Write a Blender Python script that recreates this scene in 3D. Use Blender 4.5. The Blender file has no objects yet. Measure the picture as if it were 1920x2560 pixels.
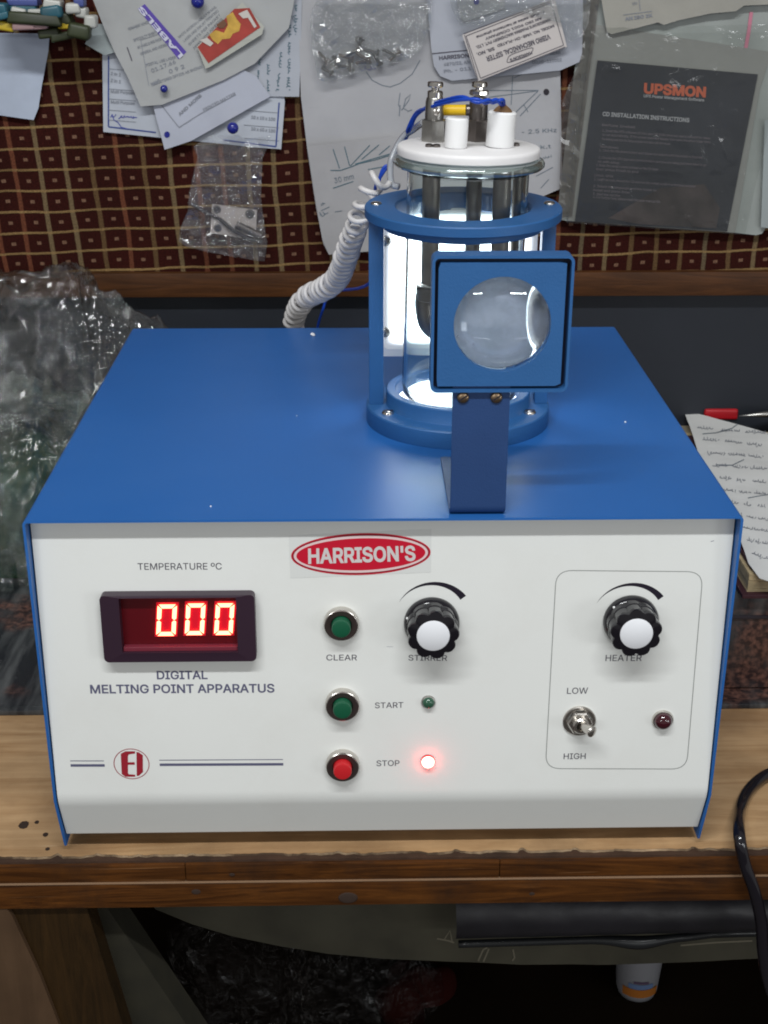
import bpy, bmesh, math, random
import numpy as np
from mathutils import Vector, Matrix, noise
from mathutils.geometry import delaunay_2d_cdt
random.seed(7)
SC = bpy.context.scene
COL = SC.collection
PI = math.pi

# ------------------------------------------------------------------ camera
CAM = Vector((-0.0122, -0.5444, 0.2360))
P_, YW, RL = 0.4040, 0.0217, 0.0022
F_ = 3350.0
_f = Vector((math.sin(YW)*math.cos(P_), math.cos(YW)*math.cos(P_), -math.sin(P_)))
_r = Vector((math.cos(YW), -math.sin(YW), 0)); _u = _r.cross(_f)
cR = math.cos(RL)*_r + math.sin(RL)*_u
cU = -math.sin(RL)*_r + math.cos(RL)*_u
cF = _f
cam = bpy.data.cameras.new('camera'); camo = bpy.data.objects.new('camera', cam); COL.objects.link(camo)
m = Matrix.Identity(4)
for i in range(3):
    m[i][0] = cR[i]; m[i][1] = cU[i]; m[i][2] = -cF[i]; m[i][3] = CAM[i]
camo.matrix_world = m
cam.sensor_fit = 'VERTICAL'; cam.sensor_height = 36.0; cam.lens = F_/2560*36.0
cam.dof.use_dof = True; cam.dof.focus_distance = 0.62; cam.dof.aperture_fstop = 48.0
cam.clip_start = 0.01; cam.clip_end = 50
SC.camera = camo
SC.view_settings.view_transform = 'Standard'; SC.view_settings.look = 'None'
SC.view_settings.exposure = 0.0; SC.view_settings.gamma = 1.0
SC.cycles.use_denoising = True
SC.cycles.max_bounces = 14; SC.cycles.transparent_max_bounces = 24
SC.cycles.transmission_bounces = 10; SC.cycles.caustics_refractive = True
SC.cycles.sample_clamp_indirect = 6.0; SC.cycles.filter_width = 1.9

# ------------------------------------------------------------------ room light
w = bpy.data.worlds.new('World'); SC.world = w; w.use_nodes = True
bgn = w.node_tree.nodes['Background']; bgn.inputs[0].default_value = (1.0, 0.99, 0.975, 1); bgn.inputs[1].default_value = 0.27

def tube_light(name, loc, length, width, power, target, colour=(0.965, 0.99, 1.0)):
    l = bpy.data.lights.new(name, 'AREA'); l.shape = 'RECTANGLE'; l.size = length; l.size_y = width
    l.energy = power; l.color = colour
    o = bpy.data.objects.new(name, l); COL.objects.link(o); o.location = loc
    d = Vector(target) - Vector(loc)
    z = -d.normalized(); x = Vector((1, 0, 0)); x = (x - z*x.dot(z)).normalized(); y = z.cross(x)
    mm = Matrix.Identity(4)
    for i in range(3):
        mm[i][0] = x[i]; mm[i][1] = y[i]; mm[i][2] = z[i]; mm[i][3] = loc[i]
    o.matrix_world = mm
    return o
tube_light('ceiling_tube_light', (-0.10, -0.80, 1.25), 1.2, 0.05, 21.5, (0, 0.05, -0.05))
tube_light('ceiling_tube_light', (-1.25, -2.6, 0.78), 1.2, 0.05, 9.5, (0, 0.05, -0.05))
tube_light('ceiling_tube_light', (1.40, -2.6, 0.78), 1.2, 0.05, 9.5, (0, 0.05, -0.05))

tube_light('side_lamp', (1.35, -0.95, 0.02), 0.30, 0.30, 2.6, (0, 0.0, -0.08), (0.93, 0.97, 1.0))

# ------------------------------------------------------------------ helpers
def at(px, py, axis, val):
    """point where the sight line of photo pixel meets the plane coordinate[axis]=val"""
    d = cF + (px-960)/F_*cR - (py-1280)/F_*cU
    t = (val - CAM[axis])/d[axis]
    return CAM + d*t
def atp(px, py, P0, N):
    d = cF + (px-960)/F_*cR - (py-1280)/F_*cU
    t = (P0-CAM).dot(N)/d.dot(N)
    return CAM + d*t

def link(o, parent=None):
    COL.objects.link(o)
    if parent:
        o.parent = parent
        if parent.type == 'EMPTY':
            o.matrix_parent_inverse = Matrix.Translation(parent.location).inverted()
    return o
def empty(name, loc, label, cat, group=None):
    o = bpy.data.objects.new(name, None); o.empty_display_size = .01; o.location = loc
    COL.objects.link(o); tag(o, label, cat, group); return o
def tag(o, label=None, cat=None, group=None, kind=None):
    if label: o['label'] = label
    if cat: o['category'] = cat
    if group: o['group'] = group
    if kind: o['kind'] = kind
    return o
def obj(name, bm, mat, parent=None, smooth=False, M=None, label=None, autos=None):
    if M is not None: bm.transform(M)
    me = bpy.data.meshes.new(name)
    bmesh.ops.recalc_face_normals(bm, faces=bm.faces)
    bm.to_mesh(me); bm.free()
    if mat: me.materials.append(mat)
    if smooth: me.polygons.foreach_set('use_smooth', [True]*len(me.polygons))
    if autos is not None:
        me.polygons.foreach_set('use_smooth', [True]*len(me.polygons))
        me.set_sharp_from_angle(angle=math.radians(autos))
    o = bpy.data.objects.new(name, me)
    link(o, parent)
    if label: o['label'] = label
    return o
def box(bm, x0, x1, y0, y1, z0, z1, bev=0.0, seg=2):
    vs = [bm.verts.new((x, y, z)) for x in (x0, x1) for y in (y0, y1) for z in (z0, z1)]
    fs = [(0,1,3,2),(4,6,7,5),(0,4,5,1),(2,3,7,6),(0,2,6,4),(1,5,7,3)]
    fl = [bm.faces.new([vs[i] for i in f]) for f in fs]
    if bev > 0:
        es = list({e for f in fl for e in f.edges})
        bmesh.ops.bevel(bm, geom=es, offset=bev, segments=seg, profile=.6, affect='EDGES')
    return vs
def lathe(bm, prof, n=48, c=(0,0,0), rfun=None, a0=0, a1=2*PI):
    """prof: list of (r,z); axis z"""
    full = abs(a1-a0-2*PI) < 1e-6
    k = n if full else n+1
    rings = []
    for r, z in prof:
        if r < 1e-7:
            rings.append([bm.verts.new((c[0], c[1], c[2]+z))])
        else:
            rr = []
            for i in range(k):
                a = a0+(a1-a0)*i/n
                q = r*(rfun(a, z) if rfun else 1)
                rr.append(bm.verts.new((c[0]+q*math.cos(a), c[1]+q*math.sin(a), c[2]+z)))
            rings.append(rr)
    for A, B in zip(rings, rings[1:]):
        m_ = n if full else n
        for i in range(m_):
            j = (i+1) % k
            if len(A) == 1 and len(B) == 1: continue
            if len(A) == 1: bm.faces.new((A[0], B[i], B[j]))
            elif len(B) == 1: bm.faces.new((A[i], B[0], A[j]))
            else: bm.faces.new((A[i], B[i], B[j], A[j]))
    return rings
def catmull(pts, n=8):
    pts = [Vector(p) for p in pts]
    P = [pts[0]*2-pts[1]]+pts+[pts[-1]*2-pts[-2]]
    out = []
    for i in range(1, len(P)-2):
        for k in range(n):
            t = k/n; a, b, c, d = P[i-1], P[i], P[i+1], P[i+2]
            out.append(.5*((2*b)+(-a+c)*t+(2*a-5*b+4*c-d)*t*t+(-a+3*b-3*c+d)*t**3))
    out.append(pts[-1]); return out
def tube(bm, pts, r, n=10, caps=True):
    pts = [Vector(p) for p in pts]
    up = Vector((0, 0, 1)); rings = []
    t0 = (pts[1]-pts[0]).normalized()
    nrm = t0.orthogonal().normalized()
    for i, p in enumerate(pts):
        t = (pts[min(i+1, len(pts)-1)]-pts[max(i-1, 0)]).normalized()
        nrm = (nrm - t*nrm.dot(t)).normalized(); b = t.cross(nrm)
        rr = r(i/(len(pts)-1)) if callable(r) else r
        rings.append([bm.verts.new(p+rr*(math.cos(2*PI*k/n)*nrm+math.sin(2*PI*k/n)*b)) for k in range(n)])
    for A, B in zip(rings, rings[1:]):
        for k in range(n):
            bm.faces.new((A[k], A[(k+1) % n], B[(k+1) % n], B[k]))
    if caps:
        bm.faces.new(rings[0][::-1]); bm.faces.new(rings[-1])
def polyprism(bm, pts, z0, z1):
    a = [bm.verts.new((x, y, z0)) for x, y in pts]; b = [bm.verts.new((x, y, z1)) for x, y in pts]
    bm.faces.new(a[::-1]); bm.faces.new(b)
    n = len(pts)
    for i in range(n): bm.faces.new((a[i], a[(i+1) % n], b[(i+1) % n], b[i]))
def rrect(x0, x1, y0, y1, r, n=6):
    out = []
    for cx, cy, a in ((x1-r, y1-r, 0), (x0+r, y1-r, PI/2), (x0+r, y0+r, PI), (x1-r, y0+r, 1.5*PI)):
        for i in range(n+1):
            t = a+PI/2*i/n; out.append((cx+r*math.cos(t), cy+r*math.sin(t)))
    return out
def frame_bm(bm, outer, inner, z0, z1):
    n = len(outer)
    A = [[bm.verts.new((x, y, z)) for x, y in L] for L, z in ((outer, z0), (outer, z1), (inner, z1), (inner, z0))]
    for k in range(4):
        P, Q = A[k], A[(k+1) % 4]
        for i in range(n): bm.faces.new((P[i], P[(i+1) % n], Q[(i+1) % n], Q[i]))
# ---- text
_txt = {}
try:
    import os
    FONT = bpy.data.fonts.load(os.path.join(bpy.utils.system_resource('DATAFILES'), 'fonts', 'Inter.woff2'))   # the sans face that ships with Blender
except Exception:
    FONT = None
def text_mesh(s, off=0.0, res=3):
    """glyph outlines, optionally emboldened, filled by the non-zero rule so overlapping contours stay solid"""
    key = (s, off, res)
    if key in _txt: return _txt[key]
    c = bpy.data.curves.new('t', 'FONT'); c.body = s; c.resolution_u = res; c.fill_mode = 'NONE'
    if FONT: c.font = FONT
    o = bpy.data.objects.new('t', c); COL.objects.link(o)
    bpy.context.view_layer.update()
    me = bpy.data.meshes.new_from_object(o.evaluated_get(bpy.context.evaluated_depsgraph_get()))
    nb = {}
    nxt = {}
    for e in me.edges:
        a, b = e.vertices
        nb.setdefault(a, []).append(b); nb.setdefault(b, []).append(a)
    loops = []; seen = set()
    for v in range(len(me.vertices)):
        if v in seen or v not in nb: continue
        L = [v]; seen.add(v); cur = v
        if v+1 in nb[v]: nx = v+1
        else: nx = nb[v][0]
        while nx not in seen:
            L.append(nx); seen.add(nx)
            cand = [k for k in nb[nx] if k not in seen]
            if not cand: break
            nx = cand[0] if nx+1 not in cand else nx+1
        loops.append([Vector(me.vertices[k].co[:2]) for k in L])
    bpy.data.objects.remove(o); bpy.data.curves.remove(c); bpy.data.meshes.remove(me)
    loops = [L for L in loops if len(L) > 2]
    def area(L): return sum(L[k-1].x*L[k].y-L[k].x*L[k-1].y for k in range(len(L)))/2
    big = max(loops, key=lambda L: abs(area(L))); sg = 1 if area(big) > 0 else -1
    if off:
        out = []
        for L in loops:
            n = len(L); M_ = []
            for k in range(n):
                d1 = L[k]-L[k-1]; d2 = L[(k+1) % n]-L[k]
                if d1.length < 1e-7 or d2.length < 1e-7: M_.append(L[k]); continue
                d1.normalize(); d2.normalize()
                n1 = Vector((d1.y, -d1.x))*sg; n2 = Vector((d2.y, -d2.x))*sg; m_ = n1+n2
                if m_.length < .3: m_ = n1
                m_.normalize(); M_.append(L[k]+m_*off/max(.5, m_.dot(n1)))
            out.append(M_)
        loops = out
    P = []; E_ = []
    for L in loops:
        b0 = len(P); P += L; E_ += [(b0+k, b0+(k+1) % len(L)) for k in range(len(L))]
    co, _, fa, *_r2 = delaunay_2d_cdt(P, E_, [], 0, 1e-6)
    def wind(x, y):
        w_ = 0
        for L in loops:
            for k in range(len(L)):
                a, b = L[k-1], L[k]
                if a.y <= y < b.y or b.y <= y < a.y:
                    if x < a.x+(b.x-a.x)*(y-a.y)/(b.y-a.y): w_ += 1 if b.y > a.y else -1
        return w_
    keep = []
    for f in fa:
        cx = sum(co[k].x for k in f)/len(f); cy = sum(co[k].y for k in f)/len(f)
        if wind(cx, cy) != 0: keep.append(tuple(f))
    used = sorted({k for f in keep for k in f}); mp = {k: q for q, k in enumerate(used)}
    co = [Vector((co[k].x, co[k].y, 0)) for k in used]; fa = [tuple(mp[k] for k in f) for f in keep]
    _txt[key] = (co, fa); return co, fa
def text_norm(s, off=0.0, res=3):
    """vertices normalised to x 0..1, y in cap heights"""
    co, fa = text_mesh(s, off, res)
    xs = [v.x for v in co]; x0, x1 = min(xs), max(xs)
    hc = text_mesh('H', off, res)[0]; y0, y1 = min(v.y for v in hc), max(v.y for v in hc)
    return [((v.x-x0)/(x1-x0), (v.y-y0)/(y1-y0)) for v in co], fa

# ------------------------------------------------------------------ materials
def _later(): pass
def mat(name, col=(.5, .5, .5), rough=.5, metal=0., noise_amt=0., nscale=60., bump=0., bscale=300., spec=.5, emis=None, estr=0., coat=0., trans=0., ior=1.45, alpha=1., sheen=0, rvar=0.):
    M = bpy.data.materials.new(name); M.use_nodes = True
    nt = M.node_tree; b = nt.nodes['Principled BSDF']
    b.inputs['Base Color'].default_value = (*col, 1); b.inputs['Roughness'].default_value = rough
    b.inputs['Metallic'].default_value = metal; b.inputs['Specular IOR Level'].default_value = spec
    b.inputs['Coat Weight'].default_value = coat; b.inputs['Transmission Weight'].default_value = trans
    b.inputs['IOR'].default_value = ior; b.inputs['Alpha'].default_value = alpha
    if emis: b.inputs['Emission Color'].default_value = (*emis, 1); b.inputs['Emission Strength'].default_value = estr
    tc = nt.nodes.new('ShaderNodeTexCoord')
    if noise_amt > 0:
        n = nt.nodes.new('ShaderNodeTexNoise'); n.inputs['Scale'].default_value = nscale; n.inputs['Detail'].default_value = 5
        nt.links.new(tc.outputs['Object'], n.inputs['Vector'])
        mr = nt.nodes.new('ShaderNodeMapRange'); mr.inputs[1].default_value = .25; mr.inputs[2].default_value = .75
        mr.inputs[3].default_value = 1-noise_amt; mr.inputs[4].default_value = 1+noise_amt
        nt.links.new(n.outputs[0], mr.inputs[0])
        vm = nt.nodes.new('ShaderNodeVectorMath'); vm.operation = 'SCALE'; vm.inputs[0].default_value = col
        nt.links.new(mr.outputs[0], vm.inputs['Scale']); nt.links.new(vm.outputs[0], b.inputs['Base Color'])
    if rvar > 0:
        n = nt.nodes.new('ShaderNodeTexNoise'); n.inputs['Scale'].default_value = nscale*.4; n.inputs['Detail'].default_value = 4
        nt.links.new(tc.outputs['Object'], n.inputs['Vector'])
        mr = nt.nodes.new('ShaderNodeMapRange'); mr.inputs[1].default_value = .3; mr.inputs[2].default_value = .7
        mr.inputs[3].default_value = max(rough-rvar, .02); mr.inputs[4].default_value = rough+rvar
        nt.links.new(n.outputs[0], mr.inputs[0]); nt.links.new(mr.outputs[0], b.inputs['Roughness'])
    if bump > 0:
        n = nt.nodes.new('ShaderNodeTexNoise'); n.inputs['Scale'].default_value = bscale; n.inputs['Detail'].default_value = 3
        nt.links.new(tc.outputs['Object'], n.inputs['Vector'])
        bp = nt.nodes.new('ShaderNodeBump'); bp.inputs['Strength'].default_value = bump; bp.inputs['Distance'].default_value = .001
        nt.links.new(n.outputs[0], bp.inputs['Height']); nt.links.new(bp.outputs[0], b.inputs['Normal'])
    return M
def wear(M, dirt=(.05, .035, .025), amt=.35, scale=9., scratch=.25, scol=(.5, .42, .33), sscale=(3, 60, 60), lo=.5, hi=.72):
    """irregular dirt patches and fine scratches over the base colour"""
    nt = M.node_tree; b = nt.nodes['Principled BSDF']; L = nt.links.new; inp = b.inputs['Base Color']
    tc = nt.nodes.new('ShaderNodeTexCoord')
    def mixin(fac, col):
        mx = nt.nodes.new('ShaderNodeMixRGB'); L(fac, mx.inputs[0]); mx.inputs[2].default_value = (*col, 1)
        if inp.is_linked: L(inp.links[0].from_socket, mx.inputs[1])
        else: mx.inputs[1].default_value = inp.default_value
        L(mx.outputs[0], inp)
    n = nt.nodes.new('ShaderNodeTexNoise'); n.inputs['Scale'].default_value = scale; n.inputs['Detail'].default_value = 9; n.inputs['Roughness'].default_value = .68; L(tc.outputs['Object'], n.inputs[0])
    mr = nt.nodes.new('ShaderNodeMapRange'); mr.inputs[1].default_value = lo; mr.inputs[2].default_value = hi; mr.inputs[3].default_value = 0; mr.inputs[4].default_value = amt; L(n.outputs[0], mr.inputs[0])
    mixin(mr.outputs[0], dirt)
    if scratch > 0:
        mp = nt.nodes.new('ShaderNodeMapping'); mp.inputs['Scale'].default_value = sscale; mp.inputs['Rotation'].default_value = (.1, .15, .25); L(tc.outputs['Object'], mp.inputs[0])
        n2 = nt.nodes.new('ShaderNodeTexNoise'); n2.inputs['Scale'].default_value = 6; n2.inputs['Detail'].default_value = 3; n2.inputs['Distortion'].default_value = .3; L(mp.outputs[0], n2.inputs[0])
        m2 = nt.nodes.new('ShaderNodeMapRange'); m2.inputs[1].default_value = .70; m2.inputs[2].default_value = .74; m2.inputs[3].default_value = 0; m2.inputs[4].default_value = scratch; L(n2.outputs[0], m2.inputs[0])
        mixin(m2.outputs[0], scol)
    return M
def wood(name, c1, c2, scale=8, rough=.45, axis='x', dist=3., spec=.25):
    M = bpy.data.materials.new(name); M.use_nodes = True; nt = M.node_tree; b = nt.nodes['Principled BSDF']
    b.inputs['Roughness'].default_value = rough; b.inputs['Specular IOR Level'].default_value = spec
    tc = nt.nodes.new('ShaderNodeTexCoord'); mp = nt.nodes.new('ShaderNodeMapping')
    mp.inputs['Scale'].default_value = {'x': (1.2, 14, 14), 'z': (14, 14, 1.2), 'y': (14, 1.2, 14)}[axis]
    nt.links.new(tc.outputs['Object'], mp.inputs[0])
    n = nt.nodes.new('ShaderNodeTexNoise'); n.inputs['Scale'].default_value = scale; n.inputs['Detail'].default_value = 8; n.inputs['Distortion'].default_value = dist
    n.inputs['Roughness'].default_value = .65
    nt.links.new(mp.outputs[0], n.inputs[0])
    cr = nt.nodes.new('ShaderNodeValToRGB'); cr.color_ramp.elements[0].position = .3; cr.color_ramp.elements[1].position = .72
    cr.color_ramp.elements[0].color = (*c1, 1); cr.color_ramp.elements[1].color = (*c2, 1)
    nt.links.new(n.outputs[0], cr.inputs[0])
    n2 = nt.nodes.new('ShaderNodeTexNoise'); n2.inputs['Scale'].default_value = 25; n2.inputs['Detail'].default_value = 3
    nt.links.new(tc.outputs['Object'], n2.inputs[0])
    mx = nt.nodes.new('ShaderNodeMixRGB'); mx.blend_type = 'MULTIPLY'; mx.inputs[0].default_value = .6
    mr = nt.nodes.new('ShaderNodeMapRange'); mr.inputs[1].default_value = .3; mr.inputs[2].default_value = .65; mr.inputs[3].default_value = .62; mr.inputs[4].default_value = 1.1
    nt.links.new(n2.outputs[0], mr.inputs[0]); nt.links.new(cr.outputs[0], mx.inputs[1]); nt.links.new(mr.outputs[0], mx.inputs[2])
    nt.links.new(mx.outputs[0], b.inputs['Base Color'])
    bp = nt.nodes.new('ShaderNodeBump'); bp.inputs['Strength'].default_value = .25; bp.inputs['Distance'].default_value = .0008
    nt.links.new(n.outputs[0], bp.inputs['Height']); nt.links.new(bp.outputs[0], b.inputs['Normal'])
    return M
def plastic_film(name, tint=(.93, .95, .96), haze=.05, hazecol=(.6, .62, .62), gloss=.12, rough=.12, bump_s=0., bump_scale=120.):
    M = bpy.data.materials.new(name); M.use_nodes = True; nt = M.node_tree
    for n in list(nt.nodes): nt.nodes.remove(n)
    out = nt.nodes.new('ShaderNodeOutputMaterial')
    tr = nt.nodes.new('ShaderNodeBsdfTransparent'); tr.inputs[0].default_value = (*tint, 1)
    gl = nt.nodes.new('ShaderNodeBsdfGlossy'); gl.inputs['Roughness'].default_value = rough
    df = nt.nodes.new('ShaderNodeBsdfDiffuse'); df.inputs[0].default_value = (*hazecol, 1)
    tc = nt.nodes.new('ShaderNodeTexCoord'); nz = nt.nodes.new('ShaderNodeTexNoise'); nz.inputs['Scale'].default_value = bump_scale; nz.inputs['Detail'].default_value = 5; nz.inputs['Distortion'].default_value = 1.2
    nt.links.new(tc.outputs['Object'], nz.inputs[0])
    # sharp creases: ridge lines of a warped cell pattern, plus soft waves
    va = nt.nodes.new('ShaderNodeVectorMath'); va.operation = 'SCALE'; va.inputs['Scale'].default_value = 2.2/bump_scale
    nt.links.new(nz.outputs['Color'], va.inputs[0])
    vb = nt.nodes.new('ShaderNodeVectorMath'); nt.links.new(tc.outputs['Object'], vb.inputs[0]); nt.links.new(va.outputs[0], vb.inputs[1])
    vo = nt.nodes.new('ShaderNodeTexVoronoi'); vo.feature = 'DISTANCE_TO_EDGE'; vo.inputs['Scale'].default_value = bump_scale*.55
    nt.links.new(vb.outputs[0], vo.inputs['Vector'])
    cm = nt.nodes.new('ShaderNodeMapRange'); cm.inputs[1].default_value = 0; cm.inputs[2].default_value = .16; cm.inputs[3].default_value = 1; cm.inputs[4].default_value = 0
    nt.links.new(vo.outputs['Distance'], cm.inputs[0])
    ad = nt.nodes.new('ShaderNodeMath'); ad.operation = 'MULTIPLY_ADD'; ad.inputs[1].default_value = .9
    nt.links.new(nz.outputs[0], ad.inputs[0]); nt.links.new(cm.outputs[0], ad.inputs[2])
    bp = nt.nodes.new('ShaderNodeBump'); bp.inputs['Strength'].default_value = bump_s; bp.inputs['Distance'].default_value = .0025
    nt.links.new(ad.outputs[0], bp.inputs['Height'])
    if bump_s: nt.links.new(bp.outputs[0], gl.inputs['Normal'])
    lw = nt.nodes.new('ShaderNodeLayerWeight'); lw.inputs[0].default_value = .35
    mr = nt.nodes.new('ShaderNodeMapRange'); mr.inputs[3].default_value = gloss*.6; mr.inputs[4].default_value = min(1, gloss*4)
    nt.links.new(lw.outputs['Facing'], mr.inputs[0])
    m1 = nt.nodes.new('ShaderNodeMixShader'); m1.inputs[0].default_value = haze
    nt.links.new(tr.outputs[0], m1.inputs[1]); nt.links.new(df.outputs[0], m1.inputs[2])
    m2 = nt.nodes.new('ShaderNodeMixShader'); nt.links.new(mr.outputs[0], m2.inputs[0])
    nt.links.new(m1.outputs[0], m2.inputs[1]); nt.links.new(gl.outputs[0], m2.inputs[2])
    nt.links.new(m2.outputs[0], out.inputs[0])
    return M

BLUE = mat('blue_powder_coat', (.020, .120, .385), .38, bump=.07, bscale=1500, noise_amt=.045, nscale=14, rvar=.08)
BLUE2 = mat('blue_stand_paint', (.023, .104, .280), .45, bump=.15, bscale=1200, noise_amt=.05, nscale=60)
NAVY = mat('navy_bracket_paint', (.020, .055, .165), .45, bump=.12, bscale=1200, noise_amt=.05)
WHITEP = mat('off_white_powder_coat', (.74, .75, .725), .5, bump=.05, bscale=1500, noise_amt=.022, nscale=9, rvar=.06)
CHROME = mat('nickel_plated_steel', (.62, .59, .55), .2, metal=1, rvar=.06, nscale=200)
STEEL = mat('brushed_steel', (.36, .35, .33), .32, metal=1, noise_amt=.2, nscale=150)
DARKST = mat('dull_dark_steel', (.17, .15, .14), .34, metal=.9, noise_amt=.25, nscale=90)
BLACKP = mat('black_glossy_plastic', (.007, .006, .009), .17, coat=.3)
BLACKM = mat('black_matt_plastic', (.020, .016, .022), .42)
BEZEL = mat('dark_display_bezel', (.030, .014, .026), .35)
WIN = mat('dark_red_display_window', (.085, .0015, .005), .3)
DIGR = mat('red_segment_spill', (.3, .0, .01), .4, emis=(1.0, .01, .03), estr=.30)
DIGIT = mat('lit_display_segment', (.4, .1, .1), .4, emis=(1.0, .22, .11), estr=6.5)
INK = mat('dark_grey_print', (.060, .055, .075), .6)
INKB = mat('black_print', (.012, .008, .018), .45)
INKG = mat('slate_print', (.10, .10, .17), .6)
INKR = mat('maroon_print', (.30, .012, .025), .5)
RED = mat('red_sticker_print', (.52, .007, .028), .35)
DKRED = mat('dark_red_print', (.25, .012, .025), .4)
PINKW = mat('pale_pink_print', (.72, .55, .55), .4)
STKW = mat('grey_white_sticker_letter', (.60, .57, .56), .4)
TAPE = mat('clear_tape', (.67, .68, .66), .3)
GREENC = mat('green_plastic', (.006, .085, .040), .35, noise_amt=.1)
REDC = mat('red_plastic', (.52, .015, .020), .35)
COLLARI = mat('collar_face_dark_reflection', (.10, .075, .07), .38, metal=.8)  # dark brown stands in for the dim room mirrored in the chrome
LEDON = mat('lit_red_lamp', (.8, .1, .1), .3, emis=(1, .085, .07), estr=24)
LEDG = mat('unlit_green_lamp', (.025, .085, .05), .15, coat=.5)
LEDR = mat('unlit_ruby_lamp', (.040, .002, .007), .08, coat=1)
TEFLON = mat('white_teflon', (.80, .80, .80), .42, noise_amt=.015)
TEFD = mat('white_ceramic_lid', (.74, .725, .725), .5, noise_amt=.03, nscale=70, bump=.1, bscale=500)
SILVER = mat('silver_white_knob_cap', (.74, .75, .78), .34)
YEL = mat('yellow_sleeve', (.75, .47, .01), .4)
BLUEW = mat('blue_wire_insulation', (.008, .055, .42), .35)
WHITEW = mat('white_cable_insulation', (.60, .58, .575), .42, noise_amt=.06)
CLEARW = plastic_film('clear_tubing', (.8, .82, .85), haze=.45, hazecol=(.6, .62, .66), gloss=.2)
BROWN = mat('brown_resin', (.16, .085, .035), .6, bump=.5, bscale=900)
GLASS = mat('vessel_glass', (.93, .98, .965), .0, trans=1, ior=1.45)
LENSG = mat('lens_glass', (.90, .94, 1.0), .012, trans=1, ior=1.15)
def _dusty(M, col, fac):
    nt = M.node_tree; b = nt.nodes['Principled BSDF']; out = nt.nodes['Material Output']
    d = nt.nodes.new('ShaderNodeBsdfDiffuse'); d.inputs[0].default_value = (*col, 1)
    n = nt.nodes.new('ShaderNodeTexNoise'); n.inputs['Scale'].default_value = 120; n.inputs['Detail'].default_value = 6
    tc = nt.nodes.new('ShaderNodeTexCoord'); nt.links.new(tc.outputs['Object'], n.inputs[0])
    mr = nt.nodes.new('ShaderNodeMapRange'); mr.inputs[1].default_value = .35; mr.inputs[2].default_value = .75; mr.inputs[3].default_value = fac*.6; mr.inputs[4].default_value = fac*1.5
    nt.links.new(n.outputs[0], mr.inputs[0])
    mx = nt.nodes.new('ShaderNodeMixShader'); nt.links.new(mr.outputs[0], mx.inputs[0]); nt.links.new(b.outputs[0], mx.inputs[1]); nt.links.new(d.outputs[0], mx.inputs[2])
    gl = nt.nodes.new('ShaderNodeBsdfGlossy'); gl.inputs['Roughness'].default_value = .012; m2 = nt.nodes.new('ShaderNodeMixShader'); m2.inputs[0].default_value = .08
    nt.links.new(mx.outputs[0], m2.inputs[1]); nt.links.new(gl.outputs[0], m2.inputs[2]); nt.links.new(m2.outputs[0], out.inputs[0])
_dusty(LENSG, (.52, .60, .76), .27)
RIMG = plastic_film('greenish_glass_rim', (.80, .90, .87), .16, (.40, .52, .49), .30, .05)
PAPERS = {}
def paper_mat(c, seed=0):
    c = tuple(v*.76 for v in c)
    k = tuple(c)
    if k not in PAPERS: PAPERS[k] = wear(mat('paper_%d' % len(PAPERS), c, .75, noise_amt=.07, nscale=22, bump=.6, bscale=42), tuple(v*.6 for v in c), .30, 16., .22, tuple(v*.62 for v in c), (3, 3, 60))
    return PAPERS[k]

wear(WHITEP, (.52, .49, .43), .16, 14., .0, lo=.50, hi=.78)
wear(BLUE, (.045, .13, .33), .22, 7., .10, (.10, .20, .42), (4, 50, 50))
ROD = mat('dull_rod_steel', (.20, .175, .16), .42, metal=.85, noise_amt=.2, nscale=90)

# ================================================================== APPARATUS
W2, DEP, ZB = .16, .317, -.1485
A = empty('melting_point_apparatus', (0, .15, -.182), 'blue and white digital melting point apparatus with red 000 display on the bench', 'lab instrument')

# cover: folded sheet, top + two side flaps whose front edge steps back at the foot
bm = bmesh.new()
th = .0012; rc = .0022
prof = []   # cross section (x,z) outer line from left foot to right foot
for i in range(7):
    a = PI - (PI/2)*i/6
    prof.append((-W2+rc+rc*math.cos(a), -rc+rc*math.sin(a)))
prof = prof + [(-x, z) for x, z in prof[::-1]]
def inner_prof():
    out = []
    for i in range(7):
        a = PI - (PI/2)*i/6
        out.append((-W2+rc+(rc-th)*math.cos(a), -rc+(rc-th)*math.sin(a)))
    return out + [(-x, z) for x, z in out[::-1]]
ip = inner_prof()
def flap_rows():
    return [(-W2, ZB, 0.0), (-W2, -.181, .0105)]
O = []; I = []
# columns: foot(L), bend(L), arc..., bend(R), foot(R); each has front and back
cols_o = [(-W2, -.182, .0105), (-W2, ZB, .0003)] + [(x, z, 0.0) for x, z in prof] + [(W2, ZB, .0003), (W2, -.182, .0105)]
cols_i = [(-W2+th, -.182, .0105), (-W2+th, ZB, .0003)] + [(x, z, 0.0) for x, z in ip] + [(W2-th, ZB, .0003), (W2-th, -.182, .0105)]
def vv(c, y): return bm.verts.new((c[0], y, c[1]))
of = [vv(c, c[2]) for c in cols_o]; ob = [vv(c, DEP) for c in cols_o]
inf = [vv(c, c[2]) for c in cols_i]; inb = [vv(c, DEP) for c in cols_i]
n = len(of)
for i in range(n-1):
    bm.faces.new((of[i], of[i+1], ob[i+1], ob[i])); bm.faces.new((inf[i], inb[i], inb[i+1], inf[i+1]))
    bm.faces.new((of[i], inf[i], inf[i+1], of[i+1])); bm.faces.new((ob[i], ob[i+1], inb[i+1], inb[i]))
for i in (0, n-1): bm.faces.new((of[i], ob[i], inb[i], inf[i]))
obj('cover', bm, BLUE, A, autos=30)
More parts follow.
